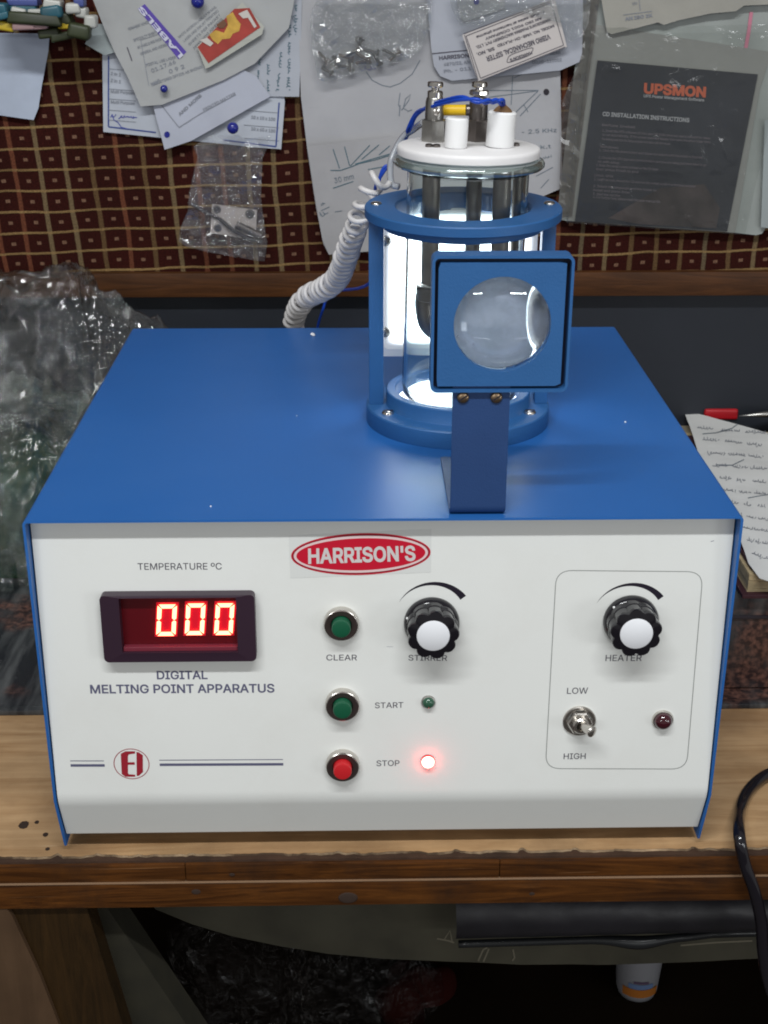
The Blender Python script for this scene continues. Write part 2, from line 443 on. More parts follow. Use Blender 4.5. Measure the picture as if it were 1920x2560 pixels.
# front panel plane
PT = Vector((0, .0072, -.0030)); PB = Vector((0, .0010, ZB))
pU = (PT-PB).normalized(); pN = Vector((1, 0, 0)).cross(pU); pN = pN if pN.y < 0 else -pN
MP = Matrix.Identity(4)
for i in range(3):
    MP[i][0] = (1, 0, 0)[i]; MP[i][1] = pU[i]; MP[i][2] = pN[i]; MP[i][3] = PB[i]
MPI = MP.inverted()
def pan(px, py):
    q = MPI @ atp(px, py, PB, pN); return q.x, q.y
def zA(x, y): return 50+x/2.37, 1280+y/2.37
def zB(x, y): return 700+x/2.873, 1280+y/2.873
def zC(x, y): return 1300+x/2.6016, 1280+y/2.6016
bm = bmesh.new()
xw = W2-.0018
d_up = (Vector((PT.y, PT.z))-Vector((PB.y, PB.z))).normalized(); d_dn = (Vector((.0104, -.1745))-Vector((PB.y, PB.z))).normalized(); pb_ = Vector((PB.y, PB.z))
bend = []
for k in range(9):
    t = k/8; bend.append(tuple(pb_+d_up*.0045*(1-t)**2+d_dn*.0045*t**2))
pts = [(PT.y, PT.z+.001)] + bend + [(.0104, -.1745), (.0108, -.1750), (.0120, -.1752), (.30, -.1752)]
fr = [bm.verts.new((-xw, y, z)) for y, z in pts]; fr2 = [bm.verts.new((xw, y, z)) for y, z in pts]
for i in range(len(pts)-1): bm.faces.new((fr[i], fr[i+1], fr2[i+1], fr2[i]))
obj('front_panel', bm, WHITEP, A)
bm = bmesh.new(); box(bm, -xw, xw, DEP-.003, DEP-.0015, -.175, -.002); obj('rear_panel', bm, WHITEP, A)
for px_, py_, r_ in ((527, 1267, .00045), (1563, 1056, .0006), (742, 1040, .0003), (1210, 1200, .0003)):
    q = at(px_, py_, 2, 0); bm = bmesh.new(); bmesh.ops.create_icosphere(bm, subdivisions=1, radius=r_); bmesh.ops.translate(bm, verts=bm.verts, vec=(q.x, q.y, .0002)); obj('dust_speck', bm, TEFLON, A)
for fx in (-.13, .13):
    for fy in (.04, .28):
        bm = bmesh.new(); lathe(bm, [(0, -.185), (.008, -.185), (.009, -.1752), (0, -.1752)], 20, (fx, fy, 0)); obj('foot', bm, BLACKM, A, autos=30)

def ptext(s, left, right, mat_, parent=A, cap=None, off=0., res=4, h=.00012, name='lettering'):
    """left=(px,py baseline), right=(px,py baseline); cap=(px,py) top of the capitals above left"""
    a = Vector(pan(*left)); b = Vector(pan(*right)); c = Vector(pan(*cap))
    d = b-a; L = d.length; d /= L; nrm = Vector((-d.y, d.x)); H = (c-a).dot(nrm)
    co, fa = text_norm(s, off, res)
    bm = bmesh.new(); vs = []
    for x, y in co:
        q = a+d*(x*L)+nrm*(y*H); vs.append(bm.verts.new((q.x, q.y, h)))
    for f in fa: bm.faces.new([vs[i] for i in f])
    return obj(name, bm, mat_, parent, M=MP, label='printed word %s' % s if len(s) < 24 else None)
def LT(z, x0, x1, yb0, yb1, yt): return dict(left=z(x0, yb0), right=z(x1, yb1), cap=z(x0, yt))
ptext('TEMPERATURE ºC', mat_=INK, **LT(zA, 699, 1196, 342, 340, 303), off=.003)
ptext('DIGITAL', mat_=INKG, **LT(zA, 812, 1112, 991, 990, 941), off=.018)
ptext('MELTING POINT APPARATUS', mat_=INKG, **LT(zA, 418, 1508, 1075, 1069, 1023), off=.018)
ptext('CLEAR', mat_=INK, **LT(zB, 333, 553, 1065, 1065, 1024), off=.003)
ptext('STIRRER', mat_=INK, **LT(zB, 922, 1200, 1066, 1068, 1026), off=.003)
ptext('START', mat_=INK, **LT(zB, 682, 886, 1408, 1405, 1368), off=.003)
ptext('STOP', mat_=INK, **LT(zB, 693, 858, 1824, 1822, 1784), off=.003)
ptext('HEATER', mat_=INK, **LT(zC, 555, 790, 969, 968, 929), off=.003)
ptext('LOW', mat_=INK, **LT(zC, 305, 441, 1182, 1180, 1143), off=.003)
ptext('HIGH', mat_=INK, **LT(zC, 283, 426, 1607, 1605, 1570), off=.003)

def pshape(name, pts, mat_, h=.0001, parent=A):
    bm = bmesh.new(); vs = [bm.verts.new((x, y, h)) for x, y in pts]; f = bm.faces.new(vs)
    bmesh.ops.triangulate(bm, faces=[f]); return obj(name, bm, mat_, parent, M=MP)
def line(p, q, wd, mat_, name='printed_line'):
    a = Vector(pan(*p)); b = Vector(pan(*q)); d = (b-a).normalized(); nn = Vector((-d.y, d.x))*wd/2
    return pshape(name, [a-nn, b-nn, b+nn, a+nn], mat_)
line(zA(298, 1474), zA(497, 1474), .0004, INKG); line(zA(300, 1501), zA(502, 1501), .0014, INKG)
line(zA(825, 1470), zA(1558, 1466), .0004, INKG); line(zA(828, 1497), zA(1560, 1494), .0014, INKG)
line(zB(765, 966), zB(812, 968), .00012, INKG, 'pencil_scratch'); line(zC(1240, 192), zC(1262, 186), .00025, INKG, 'pencil_scratch')
# EI emblem
def ellipse(c, rx, ry, n=64, ang=0):
    return [(c[0]+rx*math.cos(t)*math.cos(ang)-ry*math.sin(t)*math.sin(ang), c[1]+rx*math.cos(t)*math.sin(ang)+ry*math.sin(t)*math.cos(ang)) for t in [2*PI*i/n for i in range(n)]]
ec = pan(*zA(661, 1492)); rx = (pan(*zA(767, 1492))[0]-ec[0])
bm = bmesh.new()
o_ = ellipse(ec, rx, rx*.985); i_ = ellipse(ec, rx*.955, rx*.94)
vo = [bm.verts.new((x, y, .0001)) for x, y in o_]; vi = [bm.verts.new((x, y, .0001)) for x, y in i_]
for i in range(64): bm.faces.new((vo[i], vo[(i+1) % 64], vi[(i+1) % 64], vi[i]))
def ei(pts):
    vs = [bm.verts.new((*pan(*zA(*p)), .0001)) for p in pts]; f = bm.faces.new(vs); bmesh.ops.triangulate(bm, faces=[f])
ei([(597, 1432), (625, 1417), (682, 1417), (682, 1430), (645, 1436), (640, 1444), (640, 1482), (680, 1482), (680, 1497), (640, 1497), (640, 1545), (645, 1553), (683, 1556), (683, 1568), (625, 1568), (603, 1552)])
ei([(690, 1421), (703, 1423), (728, 1440), (729, 1540), (705, 1562), (692, 1564)])
obj('emblem', bm, INKR, A, M=MP, label='maroon EI emblem in a thin ring')
# Harrison's sticker
st = empty_dummy = None
tp = [pan(*zB(*p)) for p in ((62, 168), (1088, 120), (1085, 432), (75, 475))]
bm = bmesh.new(); polyprism(bm, tp, .00003, .00014)
STK = obj('sticker', bm, TAPE, A, M=MP, label='clear sticker with a red oval reading HARRISON\'S')
c1 = Vector(pan(*zB(581, 302))); hx = (Vector(pan(*zB(1082, 288)))-Vector(pan(*zB(80, 318)))); ang = math.atan2(hx.y, hx.x); a_ = hx.length/2; b_ = (Vector(pan(*zB(581, 152)))-Vector(pan(*zB(581, 452)))).length/2
for k, (s, mm) in enumerate(((0, RED), (.0006, DKRED), (.0012, PINKW), (.0024, RED))):
    ell = pshape('sticker_ring' if k < 3 else 'sticker_field', ellipse(c1, a_-s, b_-s, 72, ang), mm, .0002+k*.00006, STK)
co, fa = text_norm("HARRISON'S", .028, 5)
bm = bmesh.new(); vs = []
qa = Vector(pan(*zB(203, 371))); qb = Vector(pan(*zB(975, 348))); ta = Vector(pan(*zB(201, 260))); tb_ = Vector(pan(*zB(970, 238)))
for x, y in co:
    q = qa.lerp(qb, x).lerp(ta.lerp(tb_, x), y); vs.append(bm.verts.new((q.x, q.y, .00046)))
for f in fa: bm.faces.new([vs[i] for i in f])
obj('sticker_lettering', bm, STKW, STK, M=MP)
# rounded outline around the heater controls
def outline(corners, r, wd, name, mat_):
    # corners TL,TR,BR,BL in panel coords
    C = [Vector(c) for c in corners]; path = []
    for i in range(4):
        p = C[i]; a = (C[i-1]-p).normalized(); b = (C[(i+1) % 4]-p).normalized()
        for k in range(9):
            t = k/8; path.append((p+a*r*(1-t)**2 + b*r*t**2))
    bm = bmesh.new(); n = len(path); vo = []; vi = []
    cen = sum(C, Vector((0, 0)))/4
    for i in range(n):
        d = (path[(i+1) % n]-path[i-1]).normalized(); nn = Vector((-d.y, d.x))*wd/2
        vo.append(bm.verts.new((*(path[i]+nn), .0001))); vi.append(bm.verts.new((*(path[i]-nn), .0001)))
    for i in range(n): bm.faces.new((vo[i], vo[(i+1) % n], vi[(i+1) % n], vi[i]))
    obj(name, bm, mat_, A, M=MP)
outline([pan(*zC(236, 379)), pan(*zC(1190, 388)), pan(*zC(1083, 1671)), pan(*zC(165, 1668))], .0075, .00035, 'printed_outline', mat('grey_outline_print', (.22, .23, .22), .6))
# tapered arcs
def arc(cpx, rpx_in0, pts_dummy, name='volume_arc'): pass
def tapered(tip, top, e_out, e_in, zf):
    a = Vector(pan(*zf(*tip))); b = Vector(pan(*zf(*top))); c = Vector(pan(*zf(*e_out))); ci = Vector(pan(*zf(*e_in)))
    def circ(a, b, c):
        ax, ay, bx, by, cx, cy = *a, *b, *c
        d = 2*(ax*(by-cy)+bx*(cy-ay)+cx*(ay-by))
        ux = ((ax*ax+ay*ay)*(by-cy)+(bx*bx+by*by)*(cy-ay)+(cx*cx+cy*cy)*(ay-by))/d
        uy = ((ax*ax+ay*ay)*(cx-bx)+(bx*bx+by*by)*(ax-cx)+(cx*cx+cy*cy)*(bx-ax))/d
        o = Vector((ux, uy)); return o, (a-o).length
    o, r = circ(a, b, c)
    a0 = math.atan2((a-o).y, (a-o).x); a1 = math.atan2((c-o).y, (c-o).x)
    wmax = (c-ci).length
    bm = bmesh.new(); N = 40; P = []
    for i in range(N+1):
        t = i/N; an = a0+(a1-a0)*t; ww = wmax*(t**1.1)
        d = Vector((math.cos(an), math.sin(an)))
        P.append((bm.verts.new((*(o+d*r), .0001)), bm.verts.new((*(o+d*(r-ww-.00003)), .0001))))
    for p, q in zip(P, P[1:]): bm.faces.new((p[0], q[0], q[1], p[1]))
    obj('volume_arc', bm, INKB, A, M=MP)
tapered((855, 648), (1085, 503), (1336, 601), (1300, 634), zB)
tapered((499, 592), (725, 461), (934, 547), (904, 577), zC)

# display
dA = empty_dummy
q = [Vector(pan(*p)) for p in (zA(478, 432), zA(1400, 428), zA(1408, 855), zA(500, 852))]
ux0, ux1 = (q[0].x+q[3].x)/2+.0004, (q[1].x+q[2].x)/2-.0004
uy1 = (q[0].y+q[1].y)/2 - .0030; uy0 = (q[2].y+q[3].y)/2 - .0002
D = .0062
wx0 = pan(*zA(606, 600))[0]; wx1 = pan(*zA(1290, 600))[0]; wy1 = uy1-.0008; wy0 = uy0+.0052
bm = bmesh.new()
outer = rrect(ux0, ux1, uy0, uy1, .0022); inner = rrect(wx0, wx1, wy0, wy1, .0006)
frame_bm(bm, outer, inner, .0001, D)
# bow the front face slightly (thicker in the middle) like a moulded meter bezel
for v in bm.verts:
    if v.co.z > D*.5:
        t = (v.co.x-(ux0+ux1)/2)/((ux1-ux0)/2); v.co.z += .0030*(1-t*t) - .0010
es = [e for e in bm.edges if e.is_boundary is False and all(v.co.z > D*.5 for v in e.verts) and len({round(l.calc_center_median().z > D*.6, 1) for l in e.link_faces}) > 1]
BZ = obj('display', bm, BEZEL, A, M=MP, autos=40, label='dark red digital temperature display reading 000')
bm = bmesh.new(); box(bm, wx0-.0004, wx1+.0004, wy0-.0004, wy1+.0004, .0003, .0016); obj('display_window', bm, WIN, BZ, M=MP)
bm = bmesh.new(); box(bm, wx0+.0002, wx1-.0002, wy0, wy0+.0022, .0017, .0050, .0004); obj('display_ledge', bm, mat('dark_red_ledge', (.16, .02, .035), .35), BZ, M=MP)
def seg_poly(cx0, cx1, y0, y1, t, which):
    ym = (y0+y1)/2; g = .00022; h = t/2
    if which == 'a': return [(cx0+g+h*.4, y1), (cx1-g-h*.4, y1), (cx1-t-g, y1-t), (cx0+t+g, y1-t)]
    if which == 'd': return [(cx0+g+h*.4, y0), (cx0+t+g, y0+t), (cx1-t-g, y0+t), (cx1-g-h*.4, y0)]
    if which == 'f': return [(cx0, y1-g-h*.4), (cx0+t, y1-t-g), (cx0+t, ym+h+g*.3), (cx0+h, ym+g*.6), (cx0, ym+h*.6+g)]
    if which == 'e': return [(cx0, y0+g+h*.4), (cx0+t, y0+t+g), (cx0+t, ym-h-g*.3), (cx0+h, ym-g*.6), (cx0, ym-h*.6-g)]
    if which == 'b': return [(cx1, y1-g-h*.4), (cx1-t, y1-t-g), (cx1-t, ym+h+g*.3), (cx1-h, ym+g*.6), (cx1, ym+h*.6+g)]
    if which == 'c': return [(cx1, y0+g+h*.4), (cx1-t, y0+t+g), (cx1-t, ym-h-g*.3), (cx1-h, ym-g*.6), (cx1, ym-h*.6-g)]
for k, (x0, x1, yt, yb) in enumerate(((806, 940, 534, 718), (975, 1108, 528, 713), (1149, 1278, 527, 712))):
    pt = Vector(pan(*zA((x0+x1)/2, yt))); pb = Vector(pan(*zA((x0+x1)/2, yb)))
    lx = pan(*zA(x0, (yt+yb)/2))[0]; rx_ = pan(*zA(x1, (yt+yb)/2))[0]
    sl = .10; ww = (rx_-lx) - sl*(pt.y-pb.y)
    cx = (lx+rx_)/2; yc = (pt.y+pb.y)/2
    for s in 'abcdef':
        pl = seg_poly(cx-ww/2, cx+ww/2, pb.y, pt.y, .0019, s)
        pl = [(x+sl*(y-yc), y) for x, y in pl]
        bm = bmesh.new(); polyprism(bm, pl, .0026, .0028); sg_ = obj('display_segment', bm, DIGIT, BZ, M=MP)
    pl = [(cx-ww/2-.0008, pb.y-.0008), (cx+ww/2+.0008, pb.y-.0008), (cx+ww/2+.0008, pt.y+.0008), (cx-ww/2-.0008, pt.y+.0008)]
    bm = bmesh.new(); polyprism(bm, [(x+sl*(y-yc), y) for x, y in pl], .0017, .0019); obj('digit_halo', bm, DIGR, BZ, M=MP)  # glowing red plate paints the halo of light round each digit

def frame_at(u, v, h=0., tilt=None):
    return MP @ Matrix.Translation((u, v, h))
# push buttons
def button(zf, cx, cy, capmat, lab):
    u, v = pan(*zf(cx, cy)); M = frame_at(u, v-.0006)
    bm = bmesh.new(); lathe(bm, [(.0080, 0), (.0082, .0006), (.0081, .0030), (.0078, .0036), (.0074, .0038)], 56)
    b = obj('push_button', bm, CHROME, A, M=M, autos=35, label=lab)
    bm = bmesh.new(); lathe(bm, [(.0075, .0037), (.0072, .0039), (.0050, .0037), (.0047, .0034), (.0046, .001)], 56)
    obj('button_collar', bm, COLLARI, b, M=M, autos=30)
    bm = bmesh.new(); lathe(bm, [(.0044, .0002), (.0044, .0072), (.0041, .0078), (.0034, .0080), (0, .0080)], 40)
    obj('button_cap', bm, capmat, b, M=M, autos=40)
button(zB, 440, 782, GREENC, 'green push button above the word CLEAR')
button(zB, 449, 1362, GREENC, 'green push button left of the word START')
button(zB, 450, 1798, REDC, 'red push button left of the word STOP')
# knobs
def knob(zf, cx, cy, rot, dotang, lab, lean):
    u, v = pan(*zf(cx, cy)); M = frame_at(u, v+.0010)
    bm = bmesh.new(); lathe(bm, [(.0118, 0), (.0129, .0006), (.0129, .0022), (.0124, .0034), (.0112, .0046), (.0104, .0048), (0, .0048)], 64)
    k = obj('control_knob', bm, BLACKP, A, M=M, autos=35, label=lab)
    bm = bmesh.new()
    def rf(a, z):
        t = max(0, min(1, (z-.004)/.010)); s = abs(math.sin(4.5*(a+rot)))
        return 1 - (.05+.10*t)*(1-s)**1.3
    pr = [(.0120, .0040), (.0119, .0072), (.0116, .0076), (.0118, .0118), (.0120, .0136), (.0117, .0142), (.0078, .0145), (.0076, .0141), (0, .0141)]
    lathe(bm, pr, 144, rfun=lambda a, z: rf(a, z))
    for vv_ in bm.verts:
        r_ = math.hypot(vv_.co.x, vv_.co.y)
        if vv_.co.z > .0138 and r_ < .0085 and r_ > 1e-5:
            s = (.0076 if vv_.co.z < .0143 else .0078)/r_; vv_.co.x *= s; vv_.co.y *= s
    obj('knob_grip', bm, BLACKP, k, M=M, autos=32)
    bm = bmesh.new(); lathe(bm, [(.0075, .0137), (.0075, .0146), (.0071, .0149), (0, .0150)], 48); obj('knob_cap', bm, SILVER, k, M=M, autos=40)
    bm = bmesh.new(); bmesh.ops.create_uvsphere(bm, u_segments=12, v_segments=8, radius=.0007)
    bmesh.ops.translate(bm, verts=bm.verts, vec=(.0119*math.cos(dotang), .0119*math.sin(dotang), .0036)); obj('pointer_dot', bm, TEFLON, k, M=M, smooth=True)
knob(zB, 1088, 805, .3, math.radians(162), 'black fluted knob above the word STIRRER', 0)
knob(zC, 717, 716, .12, math.radians(137), 'black fluted knob above the word HEATER', 0)
# small lamps
def lamp(zf, cx, cy, rb, rd, hd, dm, lab, ring=CHROME):
    u, v = pan(*zf(cx, cy)); M = frame_at(u, v)
    bm = bmesh.new(); lathe(bm, [(rb, 0), (rb, .0005), (rb*.92, .0012), (rd*1.02, .0013), (rd*.98, .0006)], 40)
    l = obj('indicator_lamp', bm, ring, A, M=M, autos=35, label=lab)
    bm = bmesh.new(); lathe(bm, [(rd, .0004), (rd, .0012)]+[(rd*math.cos(t), .0012+hd*math.sin(t)) for t in [PI/2*i/8 for i in range(1, 8)]]+[(0, .0012+hd)], 32)
    obj('lamp_dome', bm, dm, l, M=M, smooth=True)
lamp(zB, 1065, 1362, .0034, .0029, .0022, LEDG, 'small unlit green lamp right of the word START', STEEL)
lamp(zB, 1062, 1786, .0034, .0031, .0026, LEDON, 'small glowing red lamp right of the word STOP', REDC)
lamp(zC, 927, 1350, .0052, .0044, .0038, LEDR, 'dark ruby lamp inside the heater outline')
# toggle switch
u, v = pan(*zC(385, 1356)); M = frame_at(u, v)
bm = bmesh.new(); lathe(bm, [(.0079, 0), (.0079, .0008), (.0074, .0012), (.0060, .0012)], 40)
tg = obj('toggle_switch', bm, CHROME, A, M=M, autos=30, label='metal toggle switch between LOW and HIGH')
bm = bmesh.new(); lathe(bm, [(.0062, .001), (.0062, .0028), (.0056, .0034), (.0042, .0034)], 6); obj('hex_nut', bm, CHROME, tg, M=M)
bm = bmesh.new(); lathe(bm, [(.0040, .001), (.0040, .0058), (.0034, .0064), (.0022, .0064), (.0018, .005)], 32); obj('switch_bushing', bm, CHROME, tg, M=M, autos=30)
bm = bmesh.new(); tube(bm, catmull([Vector((0, 0, .004)), Vector((.0014, .0006, .0075)), Vector((.0030, .0008, .0102)), Vector((.0040, .0008, .0118)), Vector((.0046, .0008, .0126))], 5), lambda t: (.0016+.0016*t if t < .78 else .0029*math.sqrt(max(.05, 1-((t-.78)/.225)**2))), 18); obj('switch_lever', bm, CHROME, tg, M=M, autos=50)

# ------------------------------------------------------------------ viewing stand on the cover (part of the apparatus)
CX, CY = .0388, .0989
def screw(name_parent, M, r=.0024, h=.0011, slot=True, m_=CHROME):
    bm = bmesh.new(); lathe(bm, [(r, 0), (r*.98, h*.45), (r*.75, h*.9), (r*.3, h*1.05), (0, h*1.08)], 24)
    s = obj('screw', bm, m_, name_parent, M=M, autos=50)
    if slot:
        bm = bmesh.new(); box(bm, -r*.8, r*.8, -r*.13, r*.13, h*.55, h*1.12); obj('screw_slot', bm, BLACKM, s if name_parent == A else name_parent, M=M)
    return s
TL = Matrix.Translation
bm = bmesh.new(); lathe(bm, [(.030, .01245), (.0458, .01245), (.046, .0128), (.046, .0206), (.0455, .0212), (.0362, .0212), (.0360, .0216), (.0360, .0283), (.0355, .0288), (.0318, .0288), (.0312, .0282), (.0312, .0205), (0, .0205), (0, .01245), (.030, .01245)], 96, (CX, CY, 0))
LF = obj('lower_flange', bm, BLUE2, A, autos=30)
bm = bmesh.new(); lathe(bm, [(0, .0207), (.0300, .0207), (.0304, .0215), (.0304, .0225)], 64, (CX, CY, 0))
for p_ in (((304/2.765+860), 580+1240/2.765), ((1285/2.765+860), 580+1237/2.765)):
    q = at(*p_, 2, .0222); screw(LF, TL((q.x, q.y, .0212)) @ Matrix.Rotation(.2, 4, 'Z'), .0031, .0014)
lf_disc = obj('glowing_base_disc', bm, mat('white_disc_panel_glow', (.85, .86, .88), .4, emis=(.86, .93, 1.0), estr=1.6), LF, autos=40)  # emission stands in for the panel's light on the plain white disc
# upper flange: tilted a hair towards the viewer
MU = Matrix.Translation((CX+.0004, CY, .1168)) @ Matrix.Rotation(math.radians(1.6), 4, 'X')
bm = bmesh.new(); lathe(bm, [(.0320, -.0024), (.0465, -.0024), (.0470, -.0018), (.0470, .0020), (.0465, .0026), (.0328, .0026), (.0320, .0018), (.0320, -.0024)], 96)
UF = obj('upper_flange', bm, BLUE2, A, M=MU, autos=30)
bm = bmesh.new(); lathe(bm, [(.0322, -.0024), (.0322, -.0062), (.0330, -.0070), (.0385, -.0070), (.0390, -.0062), (.0390, -.0024)], 80); obj('flange_collar', bm, BLUE2, UF, M=MU, autos=30)
for px_, py_ in ((860+222/2.765, 180+908/2.765), (860+1412/2.765, 180+901/2.765)):
    q = MU.inverted() @ at(px_, py_, 1, CY+.008); screw(UF, MU @ TL((q.x, .004, .0026)), .0027, .0011, False)
for x0, x1 in ((-.0059, .0014), (.0772, .0838)):
    bm = bmesh.new(); box(bm, x0, x1, CY-.0035, CY+.0035, .0212, .1146, .0006); obj('post', bm, BLUE2, A, autos=40)
bm = bmesh.new(); box(bm, .0354, .0424, .1395, .1450, .0212, .1140, .0006); obj('post', bm, BLUE2, A, autos=40)
# light panel
LX0, LX1, LY, LZ0, LZ1 = .0012, .0800, .131, .0355, .1125
bm = bmesh.new(); box(bm, LX0, LX1, LY, LY+.003, LZ0, LZ1, .0004)
LP = obj('light_panel', bm, mat('white_acrylic', (.80, .82, .86), .3), A, autos=40, label='lit white diffuser panel behind the glass vessel')
def lit_mat():
    M = bpy.data.materials.new('lit_diffuser'); M.use_nodes = True; nt = M.node_tree; b = nt.nodes['Principled BSDF']
    b.inputs['Base Color'].default_value = (.8, .8, .8, 1); b.inputs['Emission Color'].default_value = (.86, .93, 1, 1)
    uv = nt.nodes.new('ShaderNodeTexCoord'); sp = nt.nodes.new('ShaderNodeSeparateXYZ'); nt.links.new(uv.outputs['Object'], sp.inputs[0])
    def edge(sock, lo, hi, wd):
        a = nt.nodes.new('ShaderNodeMapRange'); a.interpolation_type = 'SMOOTHSTEP'; a.inputs[1].default_value = lo; a.inputs[2].default_value = lo+wd
        b2 = nt.nodes.new('ShaderNodeMapRange'); b2.interpolation_type = 'SMOOTHSTEP'; b2.inputs[1].default_value = hi; b2.inputs[2].default_value = hi-wd
        nt.links.new(sock, a.inputs[0]); nt.links.new(sock, b2.inputs[0])
        m_ = nt.nodes.new('ShaderNodeMath'); m_.operation = 'MULTIPLY'; nt.links.new(a.outputs[0], m_.inputs[0]); nt.links.new(b2.outputs[0], m_.inputs[1]); return m_
    ex = edge(sp.outputs['X'], LX0+.0015, LX1-.0015, .009); ez = edge(sp.outputs['Z'], LZ0+.0055, LZ1-.002, .006)
    mm_ = nt.nodes.new('ShaderNodeMath'); mm_.operation = 'MULTIPLY'; nt.links.new(ex.outputs[0], mm_.inputs[0]); nt.links.new(ez.outputs[0], mm_.inputs[1])
    m2 = nt.nodes.new('ShaderNodeMath'); m2.operation = 'MULTIPLY_ADD'; m2.inputs[1].default_value = 7.5; m2.inputs[2].default_value = .12
    nt.links.new(mm_.outputs[0], m2.inputs[0]); nt.links.new(m2.outputs[0], b.inputs['Emission Strength'])
    return M
LM = lit_mat()
bm = bmesh.new(); polyprism(bm, [(x, z) for x, z in rrect(LX0+.0008, LX1-.0008, LZ0+.004, LZ1-.001, .003)], 0, .0005)
obj('lit_diffuser', bm, LM, LP, M=Matrix(((1, 0, 0, 0), (0, 0, -1, LY), (0, 1, 0, 0), (0, 0, 0, 1))))
for px_, py_ in ((860+295/2.765, 580+60/2.765), (860+290/2.765, 580+690/2.765)):
    q = at(px_, py_, 1, LY); screw(LP, TL((q.x-.0002, LY-.0006, q.z)) @ Matrix.Rotation(PI/2, 4, 'X'), .0027, .0012, False, STEEL)
# bracket
bm = bmesh.new(); yb = .0022
pr = [(.072, .0004), (.072, .0018), (yb+.0045, .0018)]
pr2 = []
for i in range(7):
    a = -PI/2 - PI/2*i/6
    pr2.append((yb+.0045+.0030*math.cos(a), .0048+.0030*math.sin(a)))
outp = []
for i in range(7):
    a = -PI/2 - PI/2*i/6
    outp.append((yb+.0045+.0044*math.cos(a), .0048+.0044*math.sin(a)))
poly = [(.072, .0004)] + outp + [(yb+.0001, .066), (yb+.0015, .066)] + pr2[::-1] + [(.072, .0018)]
x0, x1 = .0290, .0536
a_v = [bm.verts.new((x0, y, z)) for y, z in poly]; b_v = [bm.verts.new((x1, y, z)) for y, z in poly]
bm.faces.new(a_v); bm.faces.new(b_v[::-1])
for i in range(len(poly)): bm.faces.new((a_v[i], b_v[i], b_v[(i+1) % len(poly)], a_v[(i+1) % len(poly)]))
BR = obj('bracket', bm, NAVY, A, autos=30, label='navy L-shaped bracket holding the magnifier')
for px_, py_ in ((1040+650/5.53, 960+185/5.53), (1040+1110/5.53, 960+185/5.53)):
    q = at(px_, py_, 1, yb); screw(BR, TL((q.x, yb, q.z)) @ Matrix.Rotation(PI/2, 4, 'X') @ Matrix.Rotation(.6, 4, 'Z'), .0026, .0012, True, mat('brassy_screw', (.35, .25, .16), .35, metal=1))
# magnifier: open tray shell + inner plate with a hole + lens
mx0, mx1, mz0, mz1 = .0192, .0778, .0584, .1170
YF = -.0002; DM = .0095
bm = bmesh.new()
n_ = 10
def rr3(x0, x1, z0, z1, r): return rrect(x0, x1, z0, z1, r, n_)
MX = Matrix(((1, 0, 0, 0), (0, 0, -1, 0), (0, 1, 0, 0), (0, 0, 0, 1)))   # local (x,y,z)->(x,-z,y)
outer = rr3(mx0, mx1, mz0, mz1, .0030); inner = rr3(mx0+.0012, mx1-.0012, mz0+.0012, mz1-.0012, .0019)
frame_bm(bm, outer, inner, -YF-DM, -YF)
MG = obj('magnifier', bm, BLUE2, A, M=MX, autos=35, label='square blue magnifier housing with round lens')
lc = at(1255, 810, 1, .002); LCX, LCZ = lc.x, lc.z
def plate_hole(bm, x0, x1, z0, z1, r, cx, cz, zz0, zz1, hr, N=96):
    out = []
    for i in range(N):
        a = 2*PI*i/N+1e-4; dx, dz = math.cos(a), math.sin(a)
        t = min(((x1-cx)/dx if dx > 0 else (x0-cx)/dx) if abs(dx) > 1e-9 else 9, ((z1-cz)/dz if dz > 0 else (z0-cz)/dz) if abs(dz) > 1e-9 else 9)
        out.append((cx+dx*t, cz+dz*t))
    inn = [(cx+hr*math.cos(2*PI*i/N+1e-4), cz+hr*math.sin(2*PI*i/N+1e-4)) for i in range(N)]
    frame_bm(bm, out, inn, zz0, zz1)
bm = bmesh.new(); plate_hole(bm, mx0+.0027, mx1-.0031, mz0+.0026, mz1-.0030, .001, LCX, LCZ, -YF-.0042, -YF-.0006, .0204)
obj('inner_plate', bm, BLUE2, MG, M=MX, autos=35)
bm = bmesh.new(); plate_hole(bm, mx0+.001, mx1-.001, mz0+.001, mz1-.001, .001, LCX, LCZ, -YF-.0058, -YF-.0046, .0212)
obj('back_plate', bm, mat('gap_shade_blue', (.004, .008, .030), .5), MG, M=MX, autos=35)  # near-black blue paints the shade inside the gap
bm = bmesh.new(); Rl = .048; rl = .0218
prl = []
for i in range(13):
    r_ = rl*i/12; prl.append((r_, (math.sqrt(Rl*Rl-r_*r_)-math.sqrt(Rl*Rl-rl*rl))+.0009))
prof_l = prl + [(r_, -z_) for r_, z_ in prl[::-1]]
lathe(bm, prof_l, 72, (LCX, LCZ, -YF-.0118)); obj('lens', bm, LENSG, MG, M=MX, smooth=True, autos=45)

# ================================================================== glass vessel, lid, fittings
V = empty('glass_vessel', (CX, CY, .0215), 'clear glass beaker standing in the blue stand below the white lid', 'glass vessel')
MV = Matrix.Translation((CX+.0002, CY, 0)) @ Matrix.Rotation(math.radians(.9), 4, 'Y')
bm = bmesh.new(); ro = .0288; tg_ = .0013
pv = [(0, .0228), (.021, .0228), (.0262, .0238), (.0284, .0268), (ro, .0315), (ro, .1355), (ro-tg_, .1355), (ro-tg_, .0320), (.0270, .0280), (.0250, .0256), (.0205, .0246), (0, .0246)]
lathe(bm, pv, 96); GB = obj('glass_body', bm, GLASS, V, M=MV, autos=60)
bm = bmesh.new(); lathe(bm, [(ro-.0012, .1358), (ro+.0003, .1360), (.0312, .1372), (.0345, .1378), (.0357, .1390), (.0358, .1404), (.0350, .1416), (.0330, .1421), (.0285, .1421)], 96)
obj('glass_rim', bm, RIMG, V, M=MV, smooth=True)
